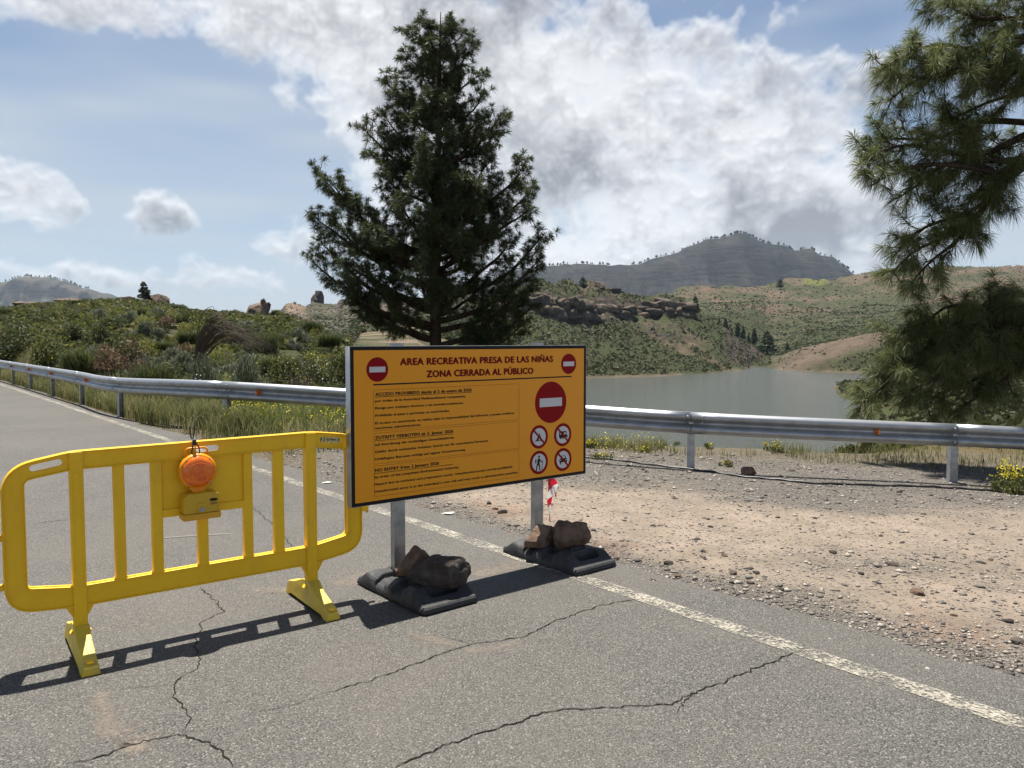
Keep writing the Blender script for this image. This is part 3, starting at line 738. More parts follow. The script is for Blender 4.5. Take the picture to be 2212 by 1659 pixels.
MT = [(820, 700), (900, 655), (1000, 622), (1090, 592), (1152, 580), (1190, 573), (1265, 575), (1325, 575), (1378, 571), (1400, 563), (1446, 554), (1476, 539), (1502, 530), (1528, 520), (1558, 513), (1585, 510),
      (1622, 517), (1660, 530), (1701, 537), (1750, 537), (1769, 545), (1792, 550), (1814, 569), (1829, 577), (1855, 594), (1910, 625), (2000, 660), (2120, 700), (2200, 730)]
mt_top = mountain('mountain', 'dark blue grey mountain rising beyond the reservoir', MT, 3000.0, 201, (.016, .019, .018), (.048, .040, .034))  # cover colours darkened to stand in for cloud shadow on this mountain
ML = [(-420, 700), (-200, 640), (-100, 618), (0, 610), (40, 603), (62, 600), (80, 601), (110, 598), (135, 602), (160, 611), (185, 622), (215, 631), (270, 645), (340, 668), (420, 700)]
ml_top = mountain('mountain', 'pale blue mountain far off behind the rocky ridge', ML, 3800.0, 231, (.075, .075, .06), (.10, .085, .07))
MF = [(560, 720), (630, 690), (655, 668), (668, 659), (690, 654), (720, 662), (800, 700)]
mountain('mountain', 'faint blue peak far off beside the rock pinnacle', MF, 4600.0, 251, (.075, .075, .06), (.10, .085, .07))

# ------------------------------------------------------------------ road
def strip(a0, a1, q0, q1, z, na=2, wob=0.0, seed=0):
    """sheet along the road between distances a and offsets q from the edge line"""
    A = np.linspace(a0, a1, na); V = []
    for i, a in enumerate(A):
        for k, q in enumerate((q0, q1)):
            w = wob * float(fbm(a * 2.2, k * 9.0, o=4, s=seed)) if wob else 0
            p = LINE_P + LINE_T * a + LINE_N * (q + w); V.append((p[0], p[1], z))
    f = [(2 * i, 2 * i + 2, 2 * i + 3, 2 * i + 1) for i in range(na - 1)]
    return np_mesh('strip', V, np.array(f))
def road_sheet():
    A = np.linspace(-12, 90, 420); V = []
    for a in A:
        edge = .40 + .16 * float(fbm(a * .9, 0, o=2, s=5)) + .07 * float(fbm(a * 5, 3., o=3, s=6)) + .25 * max(0.0, min(1.0, (5 - a) / 6)) * .6
        for q, z in ((-7.5, .006), (edge - .03, .006), (edge + .02, -.03)):
            p = LINE_P + LINE_T * a + LINE_N * q; V.append((p[0], p[1], z))
    n = len(A); f = []
    for i in range(n - 1):
        for k in (0, 1): f.append((3 * i + k, 3 * i + 3 + k, 3 * i + 4 + k, 3 * i + 1 + k))
    return np_mesh('road', V, np.array(f))
road = link('road', road_sheet(), MAT['asphalt'])
tag(road, 'cracked grey asphalt road with a worn edge line', kind='structure')
bm_fix(road.data)
line = link('edge_line', strip(-8, 80, -.065, .065, .010, 300, .012, 3), MAT['paint'], road)
bm_fix(line.data)

def crack(pts, w0, seed, name='crack'):
    w0 = w0 * .72
    """thin dark gap with a jagged outline; pts are picture points of the survey laid on the road"""
    P = [on_plane(u, v, .009)[:2] for u, v in pts]
    r = np.random.default_rng(seed); Q = []
    for a, b in zip(P[:-1], P[1:]):
        n = max(2, int(np.linalg.norm(b - a) / .018)); d = (b - a) / np.linalg.norm(b - a); nr = np.array([-d[1], d[0]])
        for k in range(n):
            t = k / n; Q.append(a + (b - a) * t + nr * (.0035 * r.normal() + .030 * float(fbm(np.linalg.norm(a - P[0]) * 6 + t * n * .018 * 11, seed * 3.3, o=4, s=seed, g=.6))))
    Q.append(P[-1]); Q = np.array(Q); V = []; f = []
    for i, p in enumerate(Q):
        d = Q[min(i + 1, len(Q) - 1)] - Q[max(i - 1, 0)]; d /= np.linalg.norm(d) + 1e-9; nr = np.array([-d[1], d[0]])
        taper = min(1, i / 6, (len(Q) - 1 - i) / 6)
        for sgn in (-1, 1):
            w = w0 * (.25 + 1.0 * r.random()) * taper
            V.append((*(p + nr * sgn * w * .5), .0095))
    for i in range(len(Q) - 1): f.append((2 * i, 2 * i + 1, 2 * i + 3, 2 * i + 2))
    o = link(name, np_mesh(name, V, np.array(f)), MAT['crack'], road); bm_fix(o.data)
crack([(1395, 1290), (1300, 1307), (1200, 1340), (1130, 1375), (1010, 1392), (900, 1432), (800, 1470), (690, 1500)], .011, 1)
crack([(1740, 1398), (1690, 1415), (1620, 1450), (1500, 1495), (1450, 1520), (1340, 1527), (1200, 1535), (1090, 1565), (960, 1610), (870, 1650), (840, 1670)], .013, 2)
crack([(1500, 1492), (1465, 1525), (1460, 1545)], .010, 3)
crack([(130, 1655), (220, 1630), (310, 1600), (385, 1585), (450, 1600), (490, 1630), (510, 1660)], .012, 4)
crack([(395, 1585), (410, 1550), (375, 1500), (385, 1470), (430, 1440), (425, 1390), (440, 1340), (490, 1320), (455, 1290), (430, 1265)], .009, 5)
crack([(375, 1478), (320, 1483), (240, 1490)], .006, 6)
crack([(0, 1452), (18, 1462), (90, 1463)], .007, 7)
crack([(60, 1133), (120, 1125), (200, 1118)], .012, 8)
crack([(545, 1095), (600, 1140), (640, 1190)], .008, 9)
crack([(700, 1500), (610, 1525), (540, 1540)], .006, 10)
crack([(1030, 1392), (985, 1380), (960, 1372)], .006, 12)
crack([(760, 1175), (700, 1200), (640, 1212)], .006, 13)

def dust(pts, widths, seed):
    P = [on_plane(u, v, .009)[:2] for u, v in pts]; V = []; fade = []
    n = 24; L = len(P) - 1
    for i in range(n + 1):
        s = i / n * L; k = min(int(s), L - 1); t = s - k; p = P[k] * (1 - t) + P[k + 1] * t; w = widths[k] * (1 - t) + widths[k + 1] * t
        d = P[k + 1] - P[k]; d /= np.linalg.norm(d); nr = np.array([-d[1], d[0]])
        for j in range(7):
            e = j / 3 - 1; V.append((*(p + nr * e * w * 1.8), .0080)); fade.append(max(0, 1 - e * e) * min(1, i / 4, (n - i) / 4))
    f = [(7 * i + j, 7 * i + j + 1, 7 * i + j + 8, 7 * i + j + 7) for i in range(n) for j in range(6)]
    me = np_mesh('dust', V, np.array(f)); at = me.attributes.new('fade', 'FLOAT', 'POINT'); at.data.foreach_set('value', np.array(fade, np.float32))
    bm_fix(me); link('dust_stain', me, MAT['dust'], road)
dust([(210, 1480), (225, 1540), (260, 1610)], [.05, .05, .10], 1)
dust([(300, 1575), (290, 1610), (250, 1630)], [.1, .08, .05], 2)
dust([(530, 1275), (600, 1272), (650, 1275)], [.05, .09, .06], 3)
dust([(985, 1408), (1060, 1402), (1150, 1378)], [.03, .045, .03], 4)
dust([(990, 1250), (1100, 1220), (1180, 1200)], [.10, .14, .08], 5)
dust([(700, 1265), (770, 1250), (840, 1235)], [.10, .13, .08], 6)
dust([(860, 1360), (930, 1380), (1000, 1400)], [.03, .05, .03], 7)

def gz(x, y):
    x = np.asarray(x, float); y = np.asarray(y, float)
    return terr_z(CX + x / np.maximum(y, .5) * F, y)

# ------------------------------------------------------------------ guardrail
def catmull(P, n=10):
    P = [np.array(p, float) for p in P]; P = [2 * P[0] - P[1]] + P + [2 * P[-1] - P[-2]]; out = []
    for i in range(1, len(P) - 2):
        for k in range(n):
            t = k / n; p0, p1, p2, p3 = P[i - 1:i + 3]
            out.append(.5 * ((2 * p1) + (p2 - p0) * t + (2 * p0 - 5 * p1 + 4 * p2 - p3) * t * t + (3 * p1 - p0 - 3 * p2 + p3) * t ** 3))
    out.append(P[-2]); return out
POSTS = [(13.6, 10.5), (9.95, 10.68), (6.29, 10.9), (2.61, 11.16), (-1.2, 12.3), (-5.04, 13.55), (-8.27, 16.2)]
for k in range(1, 16):
    p = np.array([-8.27, 16.2]) + LINE_T * 4.0 * k + LINE_N * .03; POSTS.append((float(p[0]), float(p[1])))
POSTS = [(x, y, float(gz(x, y))) for x, y in POSTS]
RAILH = .84
rail = empty('guardrail', POSTS[3]); tag(rail, 'galvanised steel guardrail with orange reflectors along the road edge and lake', 'guardrail')
RO = np.array(POSTS[3])
def rail_top(i): return np.array(POSTS[i]) + [0, 0, RAILH]
path = catmull([rail_top(i) for i in range(len(POSTS))], 10)
# W-shaped section: (offset towards the road, height below the top edge)
WPROF = [(.010, -.0), (.030, -.006), (.062, -.030), (.081, -.052), (.081, -.082), (.066, -.100), (.030, -.122), (.004, -.140), (.004, -.172), (.030, -.190), (.066, -.212), (.081, -.230), (.081, -.260), (.062, -.282), (.030, -.306), (.010, -.312)]
def side(i):
    d = path[min(i + 1, len(path) - 1)] - path[max(i - 1, 0)]; d = d[:2] / np.linalg.norm(d[:2])
    n = np.array([d[1], -d[0]])
    mid = path[i][:2]
    return n if np.dot(-mid, n) > 0 else -n
for k in range(len(POSTS) - 1):
    a, b = k * 10, (k + 1) * 10
    V = []; m = len(WPROF); back = []
    for i in range(a, b + 1):
        ex = .0035 if i == b else 0.0
        n = side(i)
        for (o, h) in WPROF: V.append((path[i][0] + n[0] * (o + ex + .055) - RO[0], path[i][1] + n[1] * (o + ex + .055) - RO[1], path[i][2] + h - RO[2]))
    r = b - a + 1
    idx = np.arange(r * m).reshape(r, m)
    f = np.stack([idx[:-1, :-1], idx[:-1, 1:], idx[1:, 1:], idx[1:, :-1]], -1).reshape(-1, 4)
    bo = link('beam', np_mesh('beam', V, f, False), MAT['galv'], rail)
    sd = bo.modifiers.new('sheet', 'SOLIDIFY'); sd.thickness = .004; sd.offset = -1
for k, (x, y, z) in enumerate(POSTS):
    n = side(min(k * 10, len(path) - 1)); d = np.array([-n[1], n[0]])
    pb = MB()
    o = np.array([x, y, z]) - RO
    poly = [(-.055, -.05), (.055, -.05), (.055, -.042), (-.047, -.042), (-.047, .042), (.055, .042), (.055, .05), (-.055, .05)]   # open C section
    loc = [tuple((o[:2] + n * q + d * p)) for p, q in poly]
    pb.prism(loc, 'z', o[2] - .3, o[2] + RAILH - .03)
    post = pb.obj('post', MAT['galv_post'], rail)
    for db in (-.05, .16):                                   # splice bolts on the crest and in the valley
        for hz_, oo in ((-.058, .141), (-.247, .141), (-.155, .064)):
            if abs(db) < .1 and hz_ == -.155: continue
            bb = MB(); c = o[:2] + n * oo + d * db
            bb.lathe([(.017, 0), (.017, .006), (.011, .012), (.002, .013)], 8, 'z')
            q = Vector((n[0], n[1], 0)).to_track_quat('Z', 'Y').to_matrix()
            bb.v = [tuple(q @ Vector(v) + Vector((c[0], c[1], o[2] + RAILH + hz_))) for v in bb.v]
            bb.obj('bolt', MAT['bolt'], rail)
    sp = MB(); c0 = o[:2] + n * .055                           # spacer between post and beam
    loc = [tuple(c0 + n * q + d * p) for p, q in ((-.035, -.004), (.035, -.004), (.035, .012), (-.035, .012))]
    sp.prism(loc, 'z', o[2] + RAILH - .30, o[2] + RAILH - .015); sp.obj('spacer', MAT['galv_post'], rail)
for (k, t) in ((2, .36), (4, .88), (6, .78), (7, .93), (8, .9), (9, .9)):
    i = k * 10 + int(t * 10); n = side(i); d = np.array([-n[1], n[0]]); p = path[i] - RO
    rb = MB(); zc = p[2] - .156; c = p[:2] + n * .062
    A = lambda e, w, h: (c[0] + n[0] * w + d[0] * e, c[1] + n[1] * w + d[1] * e, zc + h)
    for s_, (e0, e1) in enumerate(((-.012, .012),)):
        pts = [(0, .055), (.085, .030), (.085, -.030), (0, -.055)]
        b0 = len(rb.v); rb.v += [A(e0, w, h) for w, h in pts] + [A(e1, w, h) for w, h in pts]
        rb.f += [(b0, b0 + 1, b0 + 2, b0 + 3), (b0 + 7, b0 + 6, b0 + 5, b0 + 4)] + [(b0 + j, b0 + 4 + j, b0 + 4 + (j + 1) % 4, b0 + (j + 1) % 4) for j in range(4)]
    rb.obj('reflector', MAT['reflector'], rail)

# ------------------------------------------------------------------ sign
SD = np.array([.784, .621]); SD /= np.linalg.norm(SD); SP0 = np.array([-.67, 4.86])
sign = empty('information_sign', (SP0[0], SP0[1], 0), math.atan2(SD[1], SD[0]))
tag(sign, 'large orange no entry notice board in three languages on two steel posts', 'sign')
X0, X1, Z0, Z1 = -.390, 1.572, .585, 1.567
pm = MB(); pm.box(X0 + .003, X1 - .003, .002, .050, Z0 + .003, Z1 - .003)
panel = pm.obj('panel', MAT['alu'], sign)
link('frame', plate([[(X0, Z0), (X1, Z0), (X1, Z1), (X0, Z1)], [(X0 + .0025, Z0 + .0025), (X0 + .0025, Z1 - .0025), (X1 - .0025, Z1 - .0025), (X1 - .0025, Z0 + .0025)]], -.002, .056, 'frame'), MAT['alu'], panel)
def face(name, polys, depth, m):      # thin print layer on the front of the board
    return link(name, plate(polys, -depth, -depth + .0004, name), m, panel)
bx = [(X0 + .003, Z0 + .003), (X1 - .003, Z0 + .003), (X1 - .003, Z1 - .003), (X0 + .003, Z1 - .003)]
inn = [(X0 + .027, Z0 + .024), (X1 - .024, Z0 + .024), (X1 - .024, Z1 - .025), (X0 + .027, Z1 - .025)]
face('orange_face', [inn], .0010, MAT['orange'])
face('black_border', [bx, list(reversed(inn))], .0010, MAT['black'])

def text(body, x0, x1, zb, cap, m, bold=.0, depth=.0022):
    """flat lettering stretched to its measured width; strokes are thickened by a few shifted layers"""
    cu = bpy.data.curves.new('tmp', 'FONT'); cu.body = body; cu.size = cap / .727; cu.extrude = 0.0
    cu.space_character = 1.06; cu.resolution_u = 3
    me = curve_to_mesh(cu, 'lettering')
    co = np.empty(len(me.vertices) * 3, np.float32); me.vertices.foreach_get('co', co); co = co.reshape(-1, 3)
    f = [tuple(p.vertices) for p in me.polygons]; bpy.data.meshes.remove(me)
    a, b = co[:, 0].min(), co[:, 0].max(); e = bold * cap
    x = x0 + e + (co[:, 0] - a) / (b - a) * (x1 - x0 - 2 * e); V = []; Fc = []
    for k, (dx, dz) in enumerate(((-1, 0), (1, 0), (0, .6), (0, -.6), (0, 0))):
        n = len(V); V += [(float(p + dx * e), -depth - k * .00006, float(zb + q + dz * e)) for p, q in zip(x, co[:, 1])]; Fc += [tuple(n + i for i in q) for q in f]
    m2 = bpy.data.meshes.new('lettering'); m2.from_pydata(V, [], Fc); m2.update(); link('lettering', m2, m, panel)['kind'] = 'stuff'
text('AREA RECREATIVA PRESA DE LAS NIÑAS', -.046, 1.237, 1.447, .044, MAT['title_red'], .09)
text('ZONA CERRADA AL PÚBLICO', .149, 1.049, 1.365, .044, MAT['title_red'], .09)
face('rule', [[(-.233, 1.325), (1.422, 1.329), (1.422, 1.338), (-.233, 1.334)]], .0018, MAT['black'])
HEAD, BODY = .0205, .0155
for (t_, a, b, z, h, bo) in (
    ('ACCESO PROHIBIDO desde el 2 de enero de 2026', -.221, .507, 1.260, HEAD, .07), ('por orden de la Autoridad Medioambiental competente.', -.222, .458, 1.222, BODY, .065),
    ('Riesgo por trabajos técnicos y de acondicionamiento.', -.222, .441, 1.178, BODY, .065), ('Prohibido el paso a personas no autorizadas.', -.223, .329, 1.132, BODY, .065),
    ('El acceso no autorizado se realiza bajo la responsabilidad del infractor y puede conllevar', -.224, .875, 1.085, BODY, .065), ('sanciones administrativas.', -.224, .109, 1.054, BODY, .065),
    ('ZUTRITT VERBOTEN ab 2. Januar 2026', -.225, .356, .991, HEAD, .07), ('auf Anordnung der zuständigen Umweltbehörde.', -.227, .366, .951, BODY, .065),
    ('Gefahr durch technische Arbeiten Zutritt nur für autorisierte Personen.', -.227, .647, .907, BODY, .065), ('Undefugtes Betreten erfolgt auf eigene Verantwortung.', -.228, .455, .862, BODY, .065),
    ('NO ENTRY from 2 January 2026', -.228, .243, .789, HEAD, .07), ('by order of the competent Environmental Authority.', -.231, .403, .749, BODY, .065),
    ('Hazard due to technical and preparation works  Unauthorized access strictly prohibited.', -.232, .861, .705, BODY, .065),
    ('Unauthorized entry is at the individual´s own risk and may result in administrative penalties.', -.232, .910, .660, BODY, .065)):
    text(t_, a, b, z, h, MAT['black'], bo)
for (a, b, z) in ((-.222, .507, 1.2515), (-.226, .356, .981), (-.231, .353, .778)):
    face('underline', [[(a, z), (b, z), (b, z + .0032), (a, z + .0032)]], .0018, MAT['black'])
for (zt, zb) in ((1.297, 1.042), (1.030, .837), (.826, .634)):
    o_ = [(-.233, zb), (.917, zb), (.917, zt), (-.233, zt)]; w = .0014
    face('text_border', [o_, [(-.233 + w, zb + w), (-.233 + w, zt - w), (.917 - w, zt - w), (.917 - w, zb + w)]], .0018, MAT['title_red'])
def no_entry(cx, cz, r, bw, bh):
    g = face('no_entry_symbol', [disc(cx, cz, r)], .0018, MAT['red'])
    link('white_bar', plate([[(cx - bw, cz - bh), (cx + bw, cz - bh), (cx + bw, cz + bh), (cx - bw, cz + bh)]], -.0026, -.0022, 'white_bar'), MAT['white'], panel)
no_entry(-.204, 1.423, .0755, .055, .017)
no_entry(1.392, 1.428, .0755, .0545, .0170)
no_entry(1.217, 1.150, .152, .108, .0315)
def prohibition(cx, cz, r, icons, slash=True):
    face('prohibition_ring', [disc(cx, cz, r)], .0018, MAT['red'])
    ri = r * .745
    link('white_disc', plate([disc(cx, cz, ri)], -.0026, -.0022, 'white_disc'), MAT['white'], panel)
    for pol in icons:
        q = [[(cx + x * r, cz + z * r) for x, z in p] for p in pol]
        link('pictogram', plate(q, -.0031, -.0027, 'pictogram'), MAT['black'], panel)
    if slash:
        a = R(135); h = r * .085; ux, uz = math.cos(a), math.sin(a)
        L = math.sqrt(max(0, ri * ri - h * h)) * 1.01
        q = [(cx + ux * L - uz * h, cz + uz * L + ux * h), (cx + ux * L + uz * h, cz + uz * L - ux * h), (cx - ux * L + uz * h, cz - uz * L - ux * h), (cx - ux * L - uz * h, cz - uz * L + ux * h)]
        link('slash', plate([q], -.0036, -.0032, 'slash'), MAT['red'], panel)
tent = [[[(-.50, -.36), (.50, -.36), (.50, -.31), (-.50, -.31)]], [[(-.34, -.31), (-.02, .20), (-.06, .30), (-.02, .32), (.02, .25), (.06, .32), (.10, .30), (.06, .20), (.36, -.31), (.14, -.31), (.02, .0), (-.06, -.31)]]]
camper = [[[(-.44, -.22), (-.44, .24), (-.36, .30), (.34, .30), (.44, .22), (.44, -.04), (.60, -.16), (.60, -.22)], [(-.34, .04), (-.12, .04), (-.12, .20), (-.34, .20)], [(.12, .02), (.36, .02), (.36, .20), (.12, .20)]],
          [disc(-.24, -.24, .11, n=16)], [disc(.02, -.26, .10, n=16)]]
hiker = [[disc(.0, .50, .105, n=18)], [[(-.10, .36), (.06, .34), (.20, .14), (.38, .06), (.36, -.02), (.14, .06), (.08, .12), (.06, -.10), (.12, -.30), (.13, -.68), (.02, -.68), (.0, -.34), (-.10, -.18), (-.20, -.40), (-.24, -.68), (-.36, -.68), (-.31, -.36), (-.20, -.06), (-.18, .2)]],
         [[(-.42, .26), (-.28, .28), (-.30, -.02), (-.42, -.04)]], [[(.40, .18), (.44, .18), (.34, -.64), (.29, -.64)]]]
car = [[[(-.42, -.26), (-.42, .04), (-.30, .10), (-.20, .34), (.24, .34), (.34, .10), (.44, .04), (.44, -.26), (.32, -.26), (.32, -.36), (.22, -.36), (.22, -.22), (-.20, -.22), (-.20, -.40), (-.32, -.40), (-.32, -.26)], [(-.22, .12), (-.14, .29), (.18, .29), (.26, .12)],
        disc(-.30, -.04, .055, n=12), disc(.32, -.04, .055, n=12)]]
prohibition(1.103, .904, .0855, tent); prohibition(1.335, .902, .0865, camper)
prohibition(1.103, .717, .0865, hiker, False); prohibition(1.338, .716, .0865, car)
for px in (-.020, 1.158):
    b = MB(); b.prism([(px - .040, .060), (px + .040, .060), (px + .040, .108), (px + .030, .108), (px + .030, .070), (px - .030, .070), (px - .030, .108), (px - .040, .108)], 'z', .03, 1.585)
    post = b.obj('post', MAT['alu'], sign)
    for z in (.70, 1.45):
        c = MB(); c.box(px - .055, px + .055, .057, .072, z - .02, z + .02); c.obj('clamp', MAT['alu'], sign, bevel=.003)

# rubber footing plates
def base_mesh():
    nx, ny = 168, 84; xs = np.linspace(-.40, .40, nx); ys = np.linspace(-.20, .20, ny); X, Y = np.meshgrid(xs, ys)
    corner = np.maximum(np.abs(X) - .37, 0) ** 2 + np.maximum(np.abs(Y) - .17, 0) ** 2
    h = .112 - .070 * sstep(np.abs(X), .24, .385) - .028 * sstep(np.abs(Y), .13, .195) * sstep(np.abs(X), .30, .2)
    h -= .012 * sstep(np.abs(Y), .185, .2) + .015 * sstep(np.abs(X), .385, .4)
    def pit(cx, cy, rx, ry, d, e=.012):
        k = np.maximum(np.abs(X - cx) - rx + e, 0) ** 2 + np.maximum(np.abs(Y - cy) - ry + e, 0) ** 2
        return d * sstep(np.sqrt(k), e * 1.3, e * .7)
    for s in (-1, 1):
        h -= pit(s * .285, 0, .034, .100, .090, .022)          # hand grips
        h -= pit(s * .10, .14, .055, .075, .035, .02) + pit(s * .10, -.14, .055, .075, .035, .02)
        h += .008 * (np.abs(np.abs(X) - .205) < .008) * (np.abs(Y) < .07)
    for px in (-.14, 0, .14): h -= pit(px, 0, .045, .034, .085, .006)
    h = np.clip(h, .012, None)
    bot = np.where(corner > .0009, .0, .0)
    Xo = X - np.sign(X) * .012 * (np.abs(Y) > .188) * (np.abs(X) > .385); Yo = Y
    idx = np.arange(nx * ny).reshape(ny, nx)
    top = np.stack([idx[:-1, :-1], idx[:-1, 1:], idx[1:, 1:], idx[1:, :-1]], -1).reshape(-1, 4)
    V = np.stack([Xo, Yo, h], -1).reshape(-1, 3)
    ring = np.concatenate([idx[0, :], idx[1:, -1], idx[-1, -2::-1], idx[-2:0:-1, 0]])
    Vb = V[ring].copy(); Vb[:, 2] = .002; k = len(V); n = len(ring); V = np.concatenate([V, Vb])
    sk = np.array([(ring[i], k + i, k + (i + 1) % n, ring[(i + 1) % n]) for i in range(n)])
    return np_mesh('rubber_base', V, [top, sk], True)
bmesh_ = base_mesh(); bmesh_.materials.append(MAT['rubber'])
base_dir = math.atan2(-.768, .641)
for (x, y), lab in (((-.613, 4.79), 'black rubber base plate under the sign post nearest the yellow barrier'), ((.334, 5.54), 'black rubber base plate on the white line under the sign post with tape')):
    o = link('rubber_base', bmesh_); o.location = (x, y, .012); o.rotation_euler = (0, 0, base_dir)
    tag(o, lab, 'sign base', 'rubber base plates under the sign')

def rock_mesh(name, sx, sy, sz, seed, cuts=11, sub=4, rough=.05, d0=.40, d1=.34):
    """angular stone: a sphere cut by random planes, then roughened"""
    import bmesh
    b = bmesh.new(); bmesh.ops.create_icosphere(b, subdivisions=sub, radius=1.0)
    P = np.array([v.co[:] for v in b.verts]); r = np.random.default_rng(seed)
    N = r.normal(size=(cuts, 3)); N /= np.linalg.norm(N, axis=1)[:, None]; D = d0 + d1 * r.random(cuts)
    N = np.concatenate([N, [[0, 0, -1], [0, 0, 1]]]); D = np.concatenate([D, [.55, .72]])
    dots = P @ N.T; t = np.where(dots > 1e-3, D / np.maximum(dots, 1e-3), 9).min(1)
    rad = np.minimum(t, 1.0) * (1 + rough * fbm(P[:, 0] * 3, P[:, 1] * 3, P[:, 2] * 3, o=4, s=seed) * 1.5)
    Q = P * rad[:, None]
    ext = Q.max(0) - Q.min(0); Q = (Q - (Q.max(0) + Q.min(0)) / 2) / ext * [sx, sy, sz]; Q[:, 2] += sz / 2
    for v, q in zip(b.verts, Q): v.co = q
    me = bpy.data.meshes.new(name); b.to_mesh(me); b.free()
    return me
def rock(name, loc, size, rz, seed, m, label, cat='rock', group=None, tilt=(0, 0), cuts=11, sub=4, d0=.40, d1=.34):
    o = link(name, rock_mesh(name, *size, seed, cuts, sub, .05 if size[0] > 1 else .11, d0=d0, d1=d1), MAT[m]); o.location = loc; o.rotation_euler = (*tilt, rz)
    o.data.polygons.foreach_set('use_smooth', np.ones(len(o.data.polygons), bool))
    at_ = o.data.attributes.get('sharp_edge')
    try: o.data.set_sharp_from_angle(angle=R(28))
    except Exception: pass
    return tag(o, label, cat, group)
rock('rock', (-.455, 4.655, .098), (.40, .25, .180), .30, 23, 'rock_dark', 'flat grey brown rock lying on the front of the base nearest the barrier', d0=.66, d1=.14, cuts=12, sub=5)
rock('rock', (-.655, 4.80, .100), (.20, .16, .21), .9, 8, 'rock_brown', 'small upright brown rock wedged against the sign post nearest the barrier', tilt=(.15, .2))
rock('rock', (.205, 5.53, .098), (.255, .20, .165), .5, 21, 'rock_brown', 'tan brown rock on the left end of the base below the tape')
rock('rock', (.43, 5.47, .102), (.29, .22, .215), -.2, 33, 'rock_brown', 'dark reddish brown rock on the right end of the base below the tape')

# red and white tape on the far post
def tape_mat():
    m, t, p, out = new_mat('barrier_tape'); at = t.add('ShaderNodeAttribute', attribute_name='along').outputs['Fac']
    f = t.math('GREATER_THAN', t.math('FRACT', t.math('MULTIPLY', at, 7.5)), .5)
    c = t.mix(f, (.78, .77, .77), (.60, .01, .03)); t.l.new(c, p.inputs['Base Color']); p.inputs['Roughness'].default_value = .35
    tr = t.add('ShaderNodeBsdfTranslucent'); t.l.new(c, tr.inputs[0]); mx = t.add('ShaderNodeMixShader'); mx.inputs[0].default_value = .35
    t.l.new(p.outputs[0], mx.inputs[1]); t.l.new(tr.outputs[0], mx.inputs[2]); t.l.new(mx.outputs[0], out.inputs[0]); return m
tape = empty('barrier_tape', (SP0[0] + SD[0] * 1.245 - SD[1] * .07, SP0[1] + SD[1] * 1.245 + SD[0] * .07, .60), math.atan2(SD[1], SD[0]))
tag(tape, 'red and white plastic tape hanging in strips from the sign post', 'tape')
TM = tape_mat()
def ribbon(pts, w, tw0, tw1, name='strip'):
    n = 30; Q = catmull(pts, n // (len(pts) - 1)); V = []; al = []; L = 0
    for i, p in enumerate(Q):
        t = i / (len(Q) - 1); a = tw0 + (tw1 - tw0) * t + .3 * math.sin(9 * t)
        if i: L += np.linalg.norm(Q[i] - Q[i - 1])
        for e in (-1, 0, 1):
            V.append((p[0] + e * w / 2 * math.cos(a), p[1] + e * w / 2 * math.sin(a) + (.006 if e == 0 else 0), p[2])); al.append(L + e * .012)
    f = [(3 * i + j, 3 * i + j + 1, 3 * i + j + 4, 3 * i + j + 3) for i in range(len(Q) - 1) for j in (0, 1)]
    me = np_mesh(name, V, np.array(f), True); at_ = me.attributes.new('along', 'FLOAT', 'POINT'); at_.data.foreach_set('value', np.array(al, np.float32))
    link(name, me, TM, tape)
ribbon([(0, 0, .02), (.012, -.02, -.10), (.022, 0, -.22), (.040, .015, -.36)], .055, .1, .5)
ribbon([(.005, .01, .02), (.045, .0, -.04), (.085, .01, -.10), (.105, .02, -.185)], .070, -.2, .5)
ribbon([(-.05, -.035, .03), (-.02, -.04, -.02), (-.005, -.02, -.04), (.005, .0, .0)], .05, 0, .3)

# ------------------------------------------------------------------ yellow barrier
BD = np.array([.806, .592]); BL_ = np.array([-2.21, 3.83])
bar = empty('traffic_barrier', (BL_[0], BL_[1], .006), math.atan2(BD[1], BD[0]))
tag(bar, 'yellow plastic crowd barrier standing across the road beside the sign', 'barrier')
outer = [(-.302, .262), (-.242, .262), (0, .250), (1.235, .254), (1.50, .285), (1.567, .30), (1.567, 1.02), (1.50, 1.026), (1.262, 1.052), (0, 1.042), (-.228, 1.004), (-.302, .985)]
outer = round_poly([(-.302, .275), (0, .250), (1.235, .254), (1.567, .300), (1.567, 1.012), (1.262, 1.052), (0, 1.042), (-.302, .985)], [.13, .05, .05, .13, .13, .05, .05, .14], 8)
inner = round_poly([(-.205, .385), (-.0, .356), (1.235, .364), (1.468, .400), (1.468, .930), (1.245, .960), (0, .948), (-.205, .915)], [.02, .02, .02, .03, .03, .02, .02, .03], 5)
slots = [slot(-.165, .972, -.058, .990, .017), slot(.610, 1.000, .700, 1.001, .017), slot(1.318, 1.000, 1.425, .988, .017)]
fr = link('frame', plate([outer, list(reversed(inner))] + [list(reversed(s)) for s in slots], -.013, .013, 'frame', .003), MAT['yellow'], bar)
link('outer_lip', plate([outer, list(reversed(inset(outer, .007)))], -.026, .026, 'outer_lip', .002), MAT['yellow'], fr)
link('inner_lip', plate([inset(inner, -.006), list(reversed(inner))], -.026, .026, 'inner_lip', .002), MAT['yellow'], fr)
def upright(x0, x1, z0, z1, name='slat', d=.022):
    b = MB(); b.box(x0, x1, -d, d, z0, z1); o = b.obj(name, MAT['yellow'], bar, bevel=.006)
    for (xx, sg) in ((x0, -1), (x1, 1)):                       # small corner webs at the foot
        w = MB(); w.prism([(xx, z0 - .004), (xx + sg * .018, z0 - .004), (xx, z0 + .016)], 'y', -d * .8, d * .8); w.obj('web', MAT['yellow'], o)
    return o
upright(.182, .235, .352, .952); upright(.361, .416, .352, .952); upright(.592, .648, .352, .652); upright(.842, .894, .354, .956); upright(1.016, 1.076, .354, .958)
